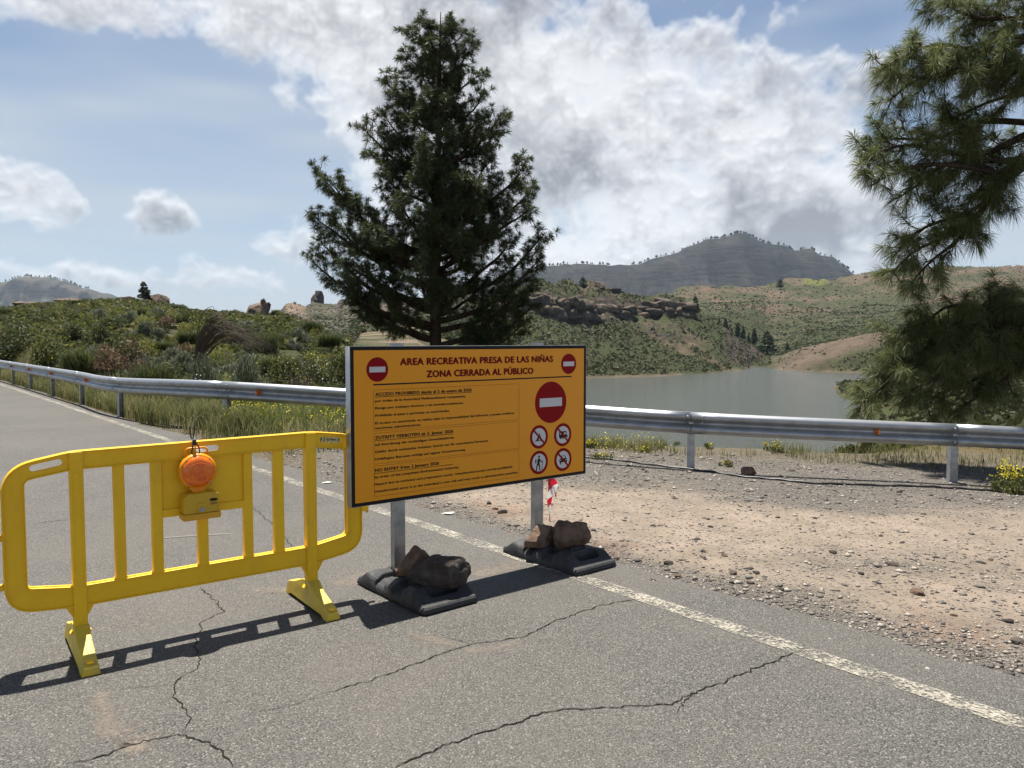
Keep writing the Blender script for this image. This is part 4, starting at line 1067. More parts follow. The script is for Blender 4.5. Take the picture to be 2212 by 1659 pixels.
for (x0, x1, lean) in ((-.014, .048, 0), (1.207, 1.273, 0)):
    p_ = upright(x0, x1, .12, 1.040 if x0 < .5 else 1.048, 'post', .029)
    r_ = MB(); r_.box(x0 + .014, x1 - .014, -.0325, -.028, .36, .935); r_.obj('rib', MAT['yellow'], p_, bevel=.003)
    k_ = MB(); k_.box(x0 + .022, x1 - .022, -.033, -.028, .17, .205); k_.obj('lock_button', MAT['yellow'], p_, bevel=.003)
    for sg, xx in ((-1, x0), (1, x1)):
        g = MB(); g.prism([(xx, .262), (xx + sg * .038, .262), (xx, .195)], 'y', -.018, .018); g.obj('gusset', MAT['yellow'], bar, bevel=.002)
    # foot: a wedge set square to the barrier
    xm = (x0 + x1) / 2; w = .036
    prof = [(-.330, .0), (-.330, .040), (-.300, .062), (-.120, .108), (-.045, .158), (.045, .158), (.20, .105), (.300, .082), (.325, .060), (.325, .0), (.28, .0), (.24, .018), (-.24, .018), (-.28, .0)]
    fb = MB(); n = len(prof)
    for sgn in (-1, 1):
        for (y, z) in prof: fb.v.append((xm + sgn * (w + (.012 if z < .03 else 0)) * (1 - .12 * abs(y) / .33), y, z))
    fb.f.append(tuple(range(n))); fb.f.append(tuple(reversed(range(n, 2 * n))))
    fb.f += [(i, n + i, n + (i + 1) % n, (i + 1) % n) for i in range(n)]
    ft = fb.obj('foot', MAT['yellow_foot'], bar, bevel=.005)
    nt = MB(); nt.box(xm - .016, xm + .016, -.322, -.262, .054, .066); nt.obj('foot_peg', MAT['yellow'], ft, bevel=.006)
pn = link('sign_panel', plate([[(.414, .690), (.846, .690), (.846, .958), (.414, .952)]], -.007, .007, 'sign_panel', .001), MAT['yellow'], bar)
sr = MB(); sr.box(.414, .846, -.021, .021, .648, .692); sr.obj('cross_bar', MAT['yellow'], bar, bevel=.005)
for (x, z, sg) in ((-.302, .885, -1), (-.302, .645, -1), (-.302, .405, -1), (1.567, .90, 1), (1.567, .545, 1)):
    h = MB(); h.box(min(x, x + sg * .05), max(x, x + sg * .05), -.011, .011, z - .016, z + .016)
    e = x + sg * .05; h.box(min(e - sg * .012, e), max(e - sg * .012, e) , -.011, .012, z - .03 , z - .016)
    h.obj('hook', MAT['yellow'], bar, bevel=.003)

# warning lamp tied to the barrier
lamp = empty('warning_lamp', (BL_[0], BL_[1], .006), math.atan2(BD[1], BD[0]))
tag(lamp, 'round orange flashing lamp with battery box tied to the yellow barrier', 'lamp')
lc = (.586, -.045, .890)
h = MB(); h.lathe([(.080, .020), (.094, .012), (.098, -.002), (.098, -.022), (.090, -.034), (.086, -.036)], 48, 'y', lc); h.obj('housing', MAT['amber'], lamp, True)
l_ = MB(); l_.lathe([(.0865, -.030), (.080, -.046), (.060, -.056), (.035, -.061), (.010, -.063), (.002, -.063)], 48, 'y', lc); lens = l_.obj('lens', MAT['lens'], lamp, True)
for i in range(-5, 6):
    x = i * .0115; hh = math.sqrt(max(0, .066 ** 2 - x * x)); d = -.063 + .012 * (abs(x) / .066) ** 2
    rb = MB(); rb.box(lc[0] + x - .003, lc[0] + x + .003, lc[1] + d - .0025, lc[1] + d + .012, lc[2] - hh * .75, lc[2] + hh * .75); rb.obj('lens_rib', MAT['lens'], lens, bevel=.002)
for a in (48, 132, 228, 312):
    s = MB(); s.lathe([(.006, -.036), (.006, -.040), (.001, -.041)], 10, 'y', (lc[0] + .0845 * math.cos(R(a)), lc[1] + .001, lc[2] + .0845 * math.sin(R(a)))); s.obj('screw', MAT['alu'], lamp)
nk = MB(); nk.prism([(lc[0] - .045, .805), (lc[0] + .045, .805), (lc[0] + .030, .775), (lc[0] - .030, .775)], 'y', -.075, -.025); nk.obj('neck', MAT['amber'], lamp, bevel=.004)
bxm = MB(); bxm.prism([(.500, .668), (.682, .668), (.682, .768), (.664, .779), (.52, .776), (.500, .756)], 'y', -.115, -.027); bo_ = bxm.obj('battery_box', MAT['box_yellow'], lamp, bevel=.007)
b2 = MB(); b2.box(.494, .690, -.120, -.025, .634, .668); b2.obj('box_lid', MAT['box_lip'], bo_, bevel=.006)
b3 = MB(); b3.box(.568, .614, -.121, -.113, .672, .724); b3.obj('latch', MAT['box_yellow'], bo_, bevel=.003)
b4 = MB(); b4.box(.578, .606, -.1235, -.120, .678, .700); b4.obj('latch_plate', MAT['alu'], bo_)
link('badge', plate([disc(.652, .736, .022, .008, 20)], -.1165, -.1150, 'badge'), MAT['black'], bo_)
for z in (.719, .711): link('badge_line', plate([[(.634, z), (.670, z), (.670, z + .003), (.634, z + .003)]], -.1165, -.1150, 'badge_line'), MAT['tie'], bo_)
hd = MB(); hd.tube([(.530, -.045, .955), (.530, -.045, 1.005), (.545, -.045, 1.014), (.628, -.045, 1.014), (.643, -.045, 1.005), (.643, -.045, .950)], .006, 8); hd.obj('handle', MAT['amber'], lamp, True)
ct = empty('cable_tie', (BL_[0], BL_[1], .006), math.atan2(BD[1], BD[0])); tag(ct, 'black cable tie with two upright tails holding the orange lamp', 'cable tie')
t_ = MB(); t_.tube([(.560, -.052, .985), (.564, -.058, 1.02), (.570, -.045, 1.045), (.572, -.010, 1.060), (.566, -.006, 1.085), (.564, -.004, 1.125)], .0035, 6); t_.obj('strap', MAT['tie'], ct)
t_ = MB(); t_.tube([(.602, -.052, .985), (.596, -.058, 1.02), (.582, -.045, 1.046), (.578, -.010, 1.062), (.586, -.006, 1.085), (.590, -.004, 1.135)], .0035, 6); t_.obj('strap', MAT['tie'], ct)
t_ = MB(); t_.box(.566, .584, -.062, -.046, 1.030, 1.062); t_.obj('tie_head', MAT['tie'], ct, bevel=.003)

# ------------------------------------------------------------------ black hose along the rail, scraps
def ground_pt(u, v, z=0.0):
    """point of the ground surface seen at a survey pixel"""
    p = on_plane(u, v, z)
    for _ in range(6):
        z = float(gz(p[0], p[1])); p = on_plane(u, v, z)
    return np.array([p[0], p[1], z])
def hose(pts, rad, label):
    P = [ground_pt(u, v) + [0, 0, rad * .9] for u, v in pts]; Q = catmull(P, 6)
    Q = [np.array([q[0], q[1], float(gz(q[0], q[1])) + rad * .9 + .006 * math.sin(i * 1.7)]) for i, q in enumerate(Q)]
    b = MB(); b.tube([tuple(q) for q in Q], rad, 6); tag(b.obj('hose', MAT['tie'], smooth=True), label, 'hose')
hose([(345, 917), (420, 927), (490, 933), (560, 940), (640, 946), (740, 952)], .016, 'thin black hose on the ground below the rail beside the tall grass')
hose([(1240, 987), (1330, 995), (1420, 1007), (1520, 1019), (1600, 1031), (1680, 1038), (1760, 1046), (1880, 1050), (2000, 1053), (2090, 1058), (2212, 1066), (2330, 1072)], .016, 'thin black hose on the gravel below the rail in front of the lake')
def scrap(u, v, w, seed, label):
    p = ground_pt(u, v); r = np.random.default_rng(seed); n = 9; V = []
    for i in range(n):
        a = 2 * math.pi * i / n; k = .6 + .5 * r.random(); V.append((w * math.cos(a) * k, w * .45 * math.sin(a) * k, .008 + .016 * r.random()))
    k = len(V); V += [(x, y, max(.002, z - .006)) for x, y, z in V]
    b = MB(); b.v = V; b.f = [tuple(range(n)), tuple(reversed(range(n, 2 * n)))] + [(i, n + i, n + (i + 1) % n, (i + 1) % n) for i in range(n)]
    o = b.obj('paper_scrap', MAT['straw']); o.location = p; o.rotation_euler = (0, 0, .3); tag(o, label, 'litter')
scrap(968, 1112, .075, 1, 'pale flat scrap lying on the dirt behind the sign posts')
scrap(707, 1045, .07, 2, 'pale flat scrap on the gravel seen through the yellow barrier')
st = MB(); a_, b_ = on_plane(352, 1162, .012), on_plane(497, 1153, .012); st.tube([tuple(a_), tuple((a_ + b_) / 2 + [0, .01, .002]), tuple(b_)], .004, 5)
tag(st.obj('dry_stick', MAT['straw']), 'thin pale dry stick lying on the asphalt behind the barrier', 'stick')

# ------------------------------------------------------------------ stones
p = ground_pt(1618, 1026)
rock('rock', p - [0, 0, .01], (.225, .15, .125), .2, 41, 'rock_brown', 'dark brown rock beside the hose below the rail in front of the lake')
STONES = [(1411, 1137, .07), (1535, 1139, .065), (1456, 1078, .06), (1584, 1239, .09), (1635, 1239, .07), (1505, 1272, .10), (1411, 1256, .08), (1549, 1285, .085), (1981, 1283, .13), (1927, 1221, .12), (1801, 1195, .09),
          (1565, 1201, .085), (1901, 1158, .07), (1943, 1064, .10), (1710, 1018, .12), (2200, 1389, .11), (2177, 1344, .08), (1885, 1130, .06), (2121, 1036, .08), (1444, 1218, .09), (1465, 1246, .08), (1330, 1208, .085), (1343, 1222, .07),
          (1098, 1155, .11), (1110, 1158, .08), (1085, 1108, .12), (1070, 1100, .08), (1620, 1260, .07), (1690, 1275, .07), (2060, 1330, .06), (1995, 1112, .07), (1760, 1120, .06), (1600, 1095, .05), (2140, 1210, .06), (1860, 1240, .07)]
protos = [rock_mesh('stone', 1, .75, .5, 300 + i, 9, 2, .06) for i in range(6)]
for i, pm_ in enumerate(protos): pm_.materials.append(MAT[('rock_grey', 'rock_dark', 'rock_brown')[i % 3]])
for i, (u, v, s) in enumerate(STONES):
    o = link('stone', protos[i % 6]); o.location = ground_pt(u, v) - [0, 0, s * .08]; s *= .82; o.scale = (s, s, s * .8); o.rotation_euler = (0, 0, rng.random() * 6)
    sx_ = 'large' if s >= .082 else 'medium' if s >= .06 else 'small'; cx_ = ('grey', 'dark', 'brown')[(i % 6) % 3]
    pos_ = 'below the guardrail by the lake' if v < 1070 else 'on the beige dirt track' if v < 1170 else 'on the dirt behind the sign posts' if u < 1200 else 'on the gravel' if v < 1250 else 'near the white line'
    hx_ = '' if u < 1200 else 'close to the tape base' if u < 1480 else 'right of the tape base' if u < 1700 else 'in line with the lake' if u < 1950 else 'near the right edge'
    tag(o, f'{sx_} {cx_} loose stone lying {pos_} {hx_}'.strip(), 'stone', 'loose stones on the gravel verge')

def pebbles(n, seed):
    r = np.random.default_rng(seed)
    u = r.uniform(560, 2330, n * 5); Y = np.exp(r.uniform(np.log(3.0), np.log(13.6), n * 5)); x = (u - CX) / F * Y
    q = road_q(x, Y); _, g = near_cover(x, Y)
    edge = np.where(r.random(len(x)) < .10, .16, .42) + .10 * r.random(len(x))
    keep = (q > edge) & (r.random(len(x)) < g * .9 + .07) & ((x > -3.2) | (r.random(len(x)) < .15))
    x, Y = x[keep][:n], Y[keep][:n]; n = len(x)
    s = np.clip(np.exp(r.normal(np.log(.0052), .62, n)), .0028, .030) * (1 + Y / 22)
    z = gz(x, Y)
    base = np.array([(1, 0, 0), (-1, 0, 0), (0, 1, 0), (0, -1, 0), (0, 0, 1), (0, 0, -1)], float)
    fc = np.array([(0, 2, 4), (2, 1, 4), (1, 3, 4), (3, 0, 4), (2, 0, 5), (1, 2, 5), (3, 1, 5), (0, 3, 5)])
    V = base[None] * (1 + r.uniform(-.35, .35, (n, 6, 3))) + r.uniform(-.3, .3, (n, 6, 3))
    V *= np.stack([np.ones(n), r.uniform(.55, .9, n), r.uniform(.3, .65, n)], 1)[:, None, :]
    a = r.uniform(0, 6.28, n); ca, sa = np.cos(a)[:, None], np.sin(a)[:, None]
    V = np.stack([V[..., 0] * ca - V[..., 1] * sa, V[..., 0] * sa + V[..., 1] * ca, V[..., 2]], -1) * s[:, None, None]
    V += np.stack([x, Y, z + s * .12], 1)[:, None, :]
    Fc = (fc[None] + 6 * np.arange(n)[:, None, None]).reshape(-1, 3)
    return np_mesh('gravel', V.reshape(-1, 3), Fc)
tag(link('gravel', pebbles(36000, 5), MAT['stones']), 'grey and tan loose gravel scattered over the verge', 'gravel', kind='stuff')

# ------------------------------------------------------------------ plants
def blades(P, h, w, r, lean=.35, bend=.35, az=None):
    """grass blades / needles: bent two-piece slivers"""
    n = len(P); a = r.uniform(0, 2 * np.pi, n) if az is None else az
    d = np.stack([np.cos(a), np.sin(a)], 1); side_ = np.stack([-d[:, 1], d[:, 0], np.zeros(n)], 1) * (w / 2)[:, None]
    l = lean * r.random(n) * h
    mid = P + np.stack([d[:, 0] * l * .4, d[:, 1] * l * .4, h * .55], 1)
    tip = P + np.stack([d[:, 0] * (l + bend * h * r.random(n)), d[:, 1] * (l + bend * h * r.random(n)), h * (1 - .2 * r.random(n))], 1)
    V = np.stack([P - side_, P + side_, mid + side_ * .8, mid - side_ * .8, tip], 1).reshape(-1, 3); k = 5 * np.arange(n)[:, None]
    return V, np.concatenate([k, k + 1, k + 2, k + 3], 1), np.concatenate([k + 3, k + 2, k + 4], 1)

def diamonds(P, size, r, elong=2.0, up=0.0, nrm=None):
    n = len(P); a = r.normal(size=(n, 3)); a[:, 2] = np.abs(a[:, 2]) * (1 if up else np.sign(r.random(n) - .5)) + up; a /= np.linalg.norm(a, axis=1)[:, None]
    b = np.cross(a, r.normal(size=(n, 3))); b /= np.linalg.norm(b, axis=1)[:, None] + 1e-9
    s = size * r.uniform(.6, 1.2, n)[:, None]
    V = np.stack([P - a * s, P + b * s / elong, P + a * s, P - b * s / elong], 1).reshape(-1, 3)
    return V, 4 * np.arange(n)[:, None] + np.arange(4)[None]

def lump_points(n, sx, sy, sz, k, r, shell=.55):
    """points on and in k overlapping lumps filling a low dome"""
    c = r.normal(size=(k, 3)); c /= np.linalg.norm(c, axis=1)[:, None]; c *= r.uniform(.35, .78, k)[:, None]; c[:, 2] = np.abs(c[:, 2])
    rad = r.uniform(.22, .42, k); j = r.integers(0, k, n)
    d = r.normal(size=(n, 3)); d /= np.linalg.norm(d, axis=1)[:, None]
    p = c[j] + d * (rad[j] * (shell + (1 - shell) * r.random(n) ** .5))[:, None]
    p[:, 2] = np.where(p[:, 2] < .02, np.abs(p[:, 2]) + .02, p[:, 2])
    return p * [sx, sy, sz]

def stems(nst, sx, sz, r, rad=.012, fork=2, jit=.25, spread=.8):
    b = MB()
    for i in range(nst):
        a = r.uniform(0, 6.28); L = r.uniform(.6, 1.0); p0 = np.array([r.normal() * .05, r.normal() * .05, -.05])
        end = np.array([math.cos(a) * sx * spread * r.uniform(.2, 1), math.sin(a) * sx * spread * r.uniform(.2, 1), sz * L])
        Q = [p0 + (end - p0) * t + np.array([math.cos(a), math.sin(a), 0]) * .15 * sx * math.sin(math.pi * t) * spread + r.normal(size=3) * .02 * jit * (t > 0) for t in np.linspace(0, 1, 5)]
        b.tube([tuple(q) for q in Q], [rad * (1 - .75 * t) for t in np.linspace(0, 1, 5)], 4, False)
        for f in range(fork):
            k = r.integers(1, 4); q0 = Q[k]; d = (end - p0) * .35 + r.normal(size=3) * .3 * sx; d[2] = abs(d[2])
            b.tube([tuple(q0), tuple(q0 + d * .5 + r.normal(size=3) * .02), tuple(q0 + d)], [rad * .5, rad * .35, rad * .12], 3, False)
    return b

def shrub(kind, seed, n=1500, lod=1.0):
    """returns (foliage mesh, stem mesh) for a bush one metre across and high"""
    r = np.random.default_rng(seed); n = int(n * lod); ls = 1 / math.sqrt(lod)
    if kind in ('green', 'dark', 'yellow'):
        P = lump_points(n, .55, .55, .92, 13, r); V, Fq = diamonds(P, .029 * ls * (1.0 if kind != 'yellow' else .9), r, 1.9, .15 if kind != 'yellow' else .5)
        me = np_mesh('foliage', V, Fq)
    elif kind == 'grey':
        P = lump_points(n, .52, .52, .85, 16, r, .3); V, f4, f3 = blades(P, r.uniform(.08, .17, n) * ls, np.full(n, .013) * ls, r, .5, .5)
        me = np_mesh('foliage', V, [f4, f3])
    elif kind == 'broom':
        a = r.uniform(0, 6.28, n); s = r.random(n) ** .6; P = np.stack([np.cos(a) * s * .34, np.sin(a) * s * .34, r.random(n) * .45], 1)
        V, f4, f3 = blades(P, r.uniform(.25, .6, n), np.full(n, .016) * ls, r, .55, .2, az=a + r.normal(size=n) * .5)
        me = np_mesh('foliage', V, [f4, f3])
    else:  # rust: bare twigs with dry leaves on the top
        P = lump_points(n, .5, .5, .95, 12, r); P = P[P[:, 2] > .45]; V, Fq = diamonds(P, .022 * ls, r, 2.2, .2)
        me = np_mesh('foliage', V, Fq)
    mm = dict(green='leaf_mid', dark='leaf_dark', yellow='leaf_yellow', grey='leaf_grey', broom='leaf_dark', rust='leaf_rust')[kind]
    me.materials.append(MAT[mm])
    sb = stems(22 if kind == 'rust' else 7, .5, .8, r, .009, 3 if kind == 'rust' else 1).mesh('stems'); sb.materials.append(MAT['twig' if kind == 'rust' else 'twig_grey'])
    return me, sb

def place_shrub(kind, u, Y, w, h, seed, label, n=2600, name='shrub', cat='shrub', group=None, protos_=None, dz=0.0, depth=None):
    f, s = protos_ if protos_ else shrub(kind, seed, n)
    x = (u - CX) / F * Y; e = empty(name, (x, Y, float(gz(x, Y)) - .03 + dz), rng.random() * 6.28); e.scale = (w, depth or w, h)
    link('foliage', f, None, e); link('stems', s, None, e); tag(e, label, cat, group); return e

place_shrub('green', 112, 27.5, 1.9, 2.0, 401, 'round leafy green bush with glossy leaves behind the guardrail bend', 4200)
place_shrub('rust', 262, 20.0, 1.75, 1.9, 402, 'brown dead looking shrub with rusty dry top behind the guardrail', 7000)
place_shrub('grey', 535, 15.9, 1.25, 1.50, 403, 'pale grey green feathery shrub behind the guardrail left of the sign', 5200)
place_shrub('grey', 440, 17.2, 1.2, 1.35, 404, 'dark grey green low shrub below the arching dead branches', 4200)
place_shrub('dark', 725, 15.6, .85, .95, 405, 'small dark leafy shrub right beside the left edge of the sign', 1800)
place_shrub('rust', 645, 17.0, 1.1, 1.25, 406, 'open bare twigged shrub between feathery shrub and sign', 500)
place_shrub('broom', 185, 24.0, 1.7, 1.4, 407, 'low upright green broom shrub in front of the rusty shrub', 2200)
place_shrub('broom', 330, 18.6, 1.2, 1.2, 408, 'low green broom shrub right of the rusty shrub', 2200)
place_shrub('rust', 800, 30.0, 2.4, 2.0, 409, 'tangle of bare brown twigs showing over the left top corner of the sign', 260)
place_shrub('rust', 865, 31.0, 1.8, 1.75, 410, 'bare brown twig bush over the sign left of the pine trunk', 160)
place_shrub('dark', 30, 36.0, 2.6, 2.3, 411, 'dark green bush at the far left edge behind the guardrail', 3200)
place_shrub('green', 600, 20.0, 1.7, 1.4, 412, 'broad mid green bush behind the open twigged shrub', 3200)
place_shrub('dark', 690, 21.5, 1.5, 1.35, 413, 'dark green bush behind the small dark shrub near the sign', 2600)

# fallen bundle of arching dead branches
arch = empty('dead_branches', ((470 - CX) / F * 20.5, 20.5, float(gz((470 - CX) / F * 20.5, 20.5)))); tag(arch, 'arching fan of dead brown branches rising above the grey shrub', 'dead branches')
ab = MB(); r = np.random.default_rng(77)
for i in range(80):
    t = i / 80; x0 = -.62 + .10 * r.random(); xe = -.2 + 1.1 * t + .1 * r.normal(); hgt = 2.15 - .55 * t + .1 * r.normal(); dy = r.normal() * .18
    pts = [(x0, dy * .3, .3), (x0 + .05 + .10 * t, dy * .6, hgt * .62), (x0 + .28 + .25 * t, dy, hgt * .92), (x0 + .55 + .4 * t, dy, hgt), (xe + .35, dy * 1.3, hgt * (.98 - .16 * r.random())), (xe + .62, dy * 1.4, hgt * (.80 - .2 * r.random()))]
    ab.tube([tuple(q) for q in catmull(pts, 4)], [.014 - .011 * k / 20 for k in range(21)], 4, False)
ab.obj('branches', MAT['twig'], arch)

# scrub on the left bank: the largest as single bushes, the rest as one mass
kinds = ['green', 'dark', 'yellow', 'grey', 'broom', 'grey', 'rust', 'dark']
far_protos = [shrub(k, 500 + i, 1500, .6) for i, k in enumerate(kinds)]
mid_protos = [shrub(k, 540 + i, 4200, 1.0) for i, k in enumerate(kinds)]
hb = np.random.default_rng(99); made = 0
desc = {'green': 'mid green bush', 'dark': 'dark green bush', 'yellow': 'yellow green bush', 'grey': 'grey green bush', 'broom': 'upright broom bush', 'rust': 'brown twiggy bush'}
while made < 285:
    u = hb.uniform(-60, 750); Y = math.exp(hb.uniform(math.log(19), math.log(150))); x = (u - CX) / F * Y
    lim = np.interp(u, [0, 500, 600, 700, 750], [150, 150, 135, 100, 80])
    if Y > lim or road_q(x, Y) < 2.2 + .02 * Y: continue
    if Y < 24 and (400 < u < 560): continue
    k = hb.integers(0, len(kinds)); s = hb.uniform(.75, 1.7) * float(np.interp(Y, [20, 60, 150], [1.0, 1.05, 1.15]))
    hgt = s * hb.uniform(.55, .95) * float(np.interp(Y, [20, 60, 150], [1.0, .85, .62]))
    if Y < 45: hgt = min(hgt, 1.15 + .02 * Y); 
    e = empty('shrub', (x, Y, float(terr_z(u, Y)) - .06), hb.uniform(0, 6.28)); e.scale = (s * hb.uniform(.9, 1.3), s, hgt)
    f, st_ = (mid_protos if Y < 45 else far_protos)[k]
    link('foliage', f, None, e); link('stems', st_, None, e)
    zone = 'near the guardrail' if Y < 30 else 'on the lower slope' if Y < 52 else 'halfway up the slope' if Y < 95 else 'just below the ridge'
    side_ = np.array(['at the far left edge', 'below the long rock ledge', 'left of the brown dead shrub', 'above the brown dead shrub', 'below the lone small pine', 'left of the arching branches', 'behind the arching branches', 'below the reddish rock stack', 'left of the sign'])[np.clip(int((u + 60) / 90), 0, 8)]
    size = 'large' if s > 1.5 else 'medium' if s > 1.1 else 'small'
    low = 'low ' if hgt / s < .68 else 'high ' if hgt / s > .84 else ''
    tag(e, f'{size} {low}{desc[kinds[k]]} {zone} {side_}', 'shrub', 'scrub bushes on the left bank'); made += 1

def clumps(pts, sizes, r, m=14, flat=.75):
    """many small bushes as one mesh: each a burst of leaf-shaped faces over a dome"""
    n = len(pts); d = r.normal(size=(n, m, 3)); d[..., 2] = np.abs(d[..., 2]) * .9; d /= np.linalg.norm(d, axis=2)[..., None]
    c = pts[:, None, :] + d * (sizes[:, None, None] * r.uniform(.25, .55, (n, m, 1))) * [1, 1, flat]
    a = r.normal(size=(n, m, 3)); a /= np.linalg.norm(a, axis=2)[..., None]; b = np.cross(a, r.normal(size=(n, m, 3))); b /= np.linalg.norm(b, axis=2)[..., None] + 1e-9
    s = sizes[:, None, None] * r.uniform(.22, .42, (n, m, 1))
    V = np.stack([c - a * s, c + b * s * .6, c + a * s, c - b * s * .6], 2).reshape(-1, 3)
    return V, 4 * np.arange(n * m)[:, None] + np.arange(4)[None]

r = np.random.default_rng(123)
N = 5200; u = r.uniform(-120, 760, N); Y = np.exp(r.uniform(np.log(22), np.log(165), N)); x = (u - CX) / F * Y
keep = (road_q(x, Y) > 1.8 + .02 * Y) & (Y < np.interp(u, [0, 500, 600, 700, 760], [165, 160, 145, 108, 85])) & (fbm(x / 9, Y / 9, o=3, s=7) > -.25)
u, Y, x = u[keep], Y[keep], x[keep]; z = terr_z(u, Y)
V, Fq = clumps(np.stack([x, Y, z], 1), r.uniform(.30, .80, len(x)) * (1 + Y / 320), r, 26, .7)
tag(link('undergrowth', np_mesh('undergrowth', V, Fq), MAT['leaf_mid']), 'low green undergrowth between the bushes on the left bank', 'undergrowth', kind='stuff')
N = 5000; u = r.uniform(1840, 2800, N); Y = np.exp(r.uniform(np.log(16.5), np.log(185), N)); x = (u - CX) / F * Y; z = terr_z(u, Y)
keep = (z > LAKE + .4) & (fbm(x / 7, Y / 7, o=3, s=9) > -.12); u, Y, x, z = u[keep], Y[keep], x[keep], z[keep]
V, Fq = clumps(np.stack([x, Y, z], 1), r.uniform(.22, .75, len(x)) * (1 + Y / 150), r, 24, .7)
tag(link('undergrowth', np_mesh('undergrowth', V, Fq), MAT['scrub']), 'olive undergrowth on the slope below the pine at the right edge', 'undergrowth', kind='stuff')
# far slopes round the lake
N = 150000; u = r.uniform(600, 2330, N); Y = np.exp(r.uniform(np.log(175), np.log(1120), N)); x = (u - CX) / F * Y; z = terr_z(u, Y)
zt = terr_z(u, Y + 3) - z
n_ = fbm(x / 40, Y / 40, o=5, s=71); n2_ = fbm(x / 14, Y / 14, o=4, s=19)
dens_ = np.where(Y < 520, 1.0, .45) * sstep(n2_ - .4 * n_, -.75, .0) * np.where((Y > 520) & (Y < 820) & (u > 1480), 2.0, 1)  # scrub doubled on the valley hill, darkening it in place of cloud shadow
dens_ = dens_ * np.where((u > 735) & (u < 960) & (Y > 190) & (Y < 310), .18, 1) * np.where((u > 1665) & (u < 1900) & (Y > 372) & (Y < 480), .10, 1) * np.where((u > 600) & (u < 1050) & (Y > 400), .6, 1)
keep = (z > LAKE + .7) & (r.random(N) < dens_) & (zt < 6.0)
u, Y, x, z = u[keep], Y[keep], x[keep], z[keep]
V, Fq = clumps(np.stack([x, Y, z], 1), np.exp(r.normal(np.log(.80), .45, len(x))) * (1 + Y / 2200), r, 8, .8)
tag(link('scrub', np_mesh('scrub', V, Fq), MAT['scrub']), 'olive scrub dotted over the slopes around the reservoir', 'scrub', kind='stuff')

# ------------------------------------------------------------------ pines
def needle_tufts(C, D, L, n, w, r, spread=.8, droop=.22):
    k = len(C); d = D[:, None, :] + r.normal(size=(k, n, 3)) * spread; d /= np.linalg.norm(d, axis=2)[..., None]
    ln = L[:, None, None] * r.uniform(.7, 1.1, (k, n, 1)); c = C[:, None, :] + d * ln * .06
    mid = c + d * ln * .55; tip = c + d * ln; tip[..., 2] -= droop * ln[..., 0]; mid[..., 2] -= droop * .25 * ln[..., 0]
    s = np.cross(d, r.normal(size=(k, n, 3))); s /= np.linalg.norm(s, axis=2)[..., None] + 1e-9; s *= w / 2
    V = np.stack([c - s * .7, c + s * .7, mid + s, mid - s, tip], 2).reshape(-1, 3); q = 5 * np.arange(k * n)[:, None]
    return V, np.concatenate([q, q + 1, q + 2, q + 3], 1), np.concatenate([q + 3, q + 2, q + 4], 1)

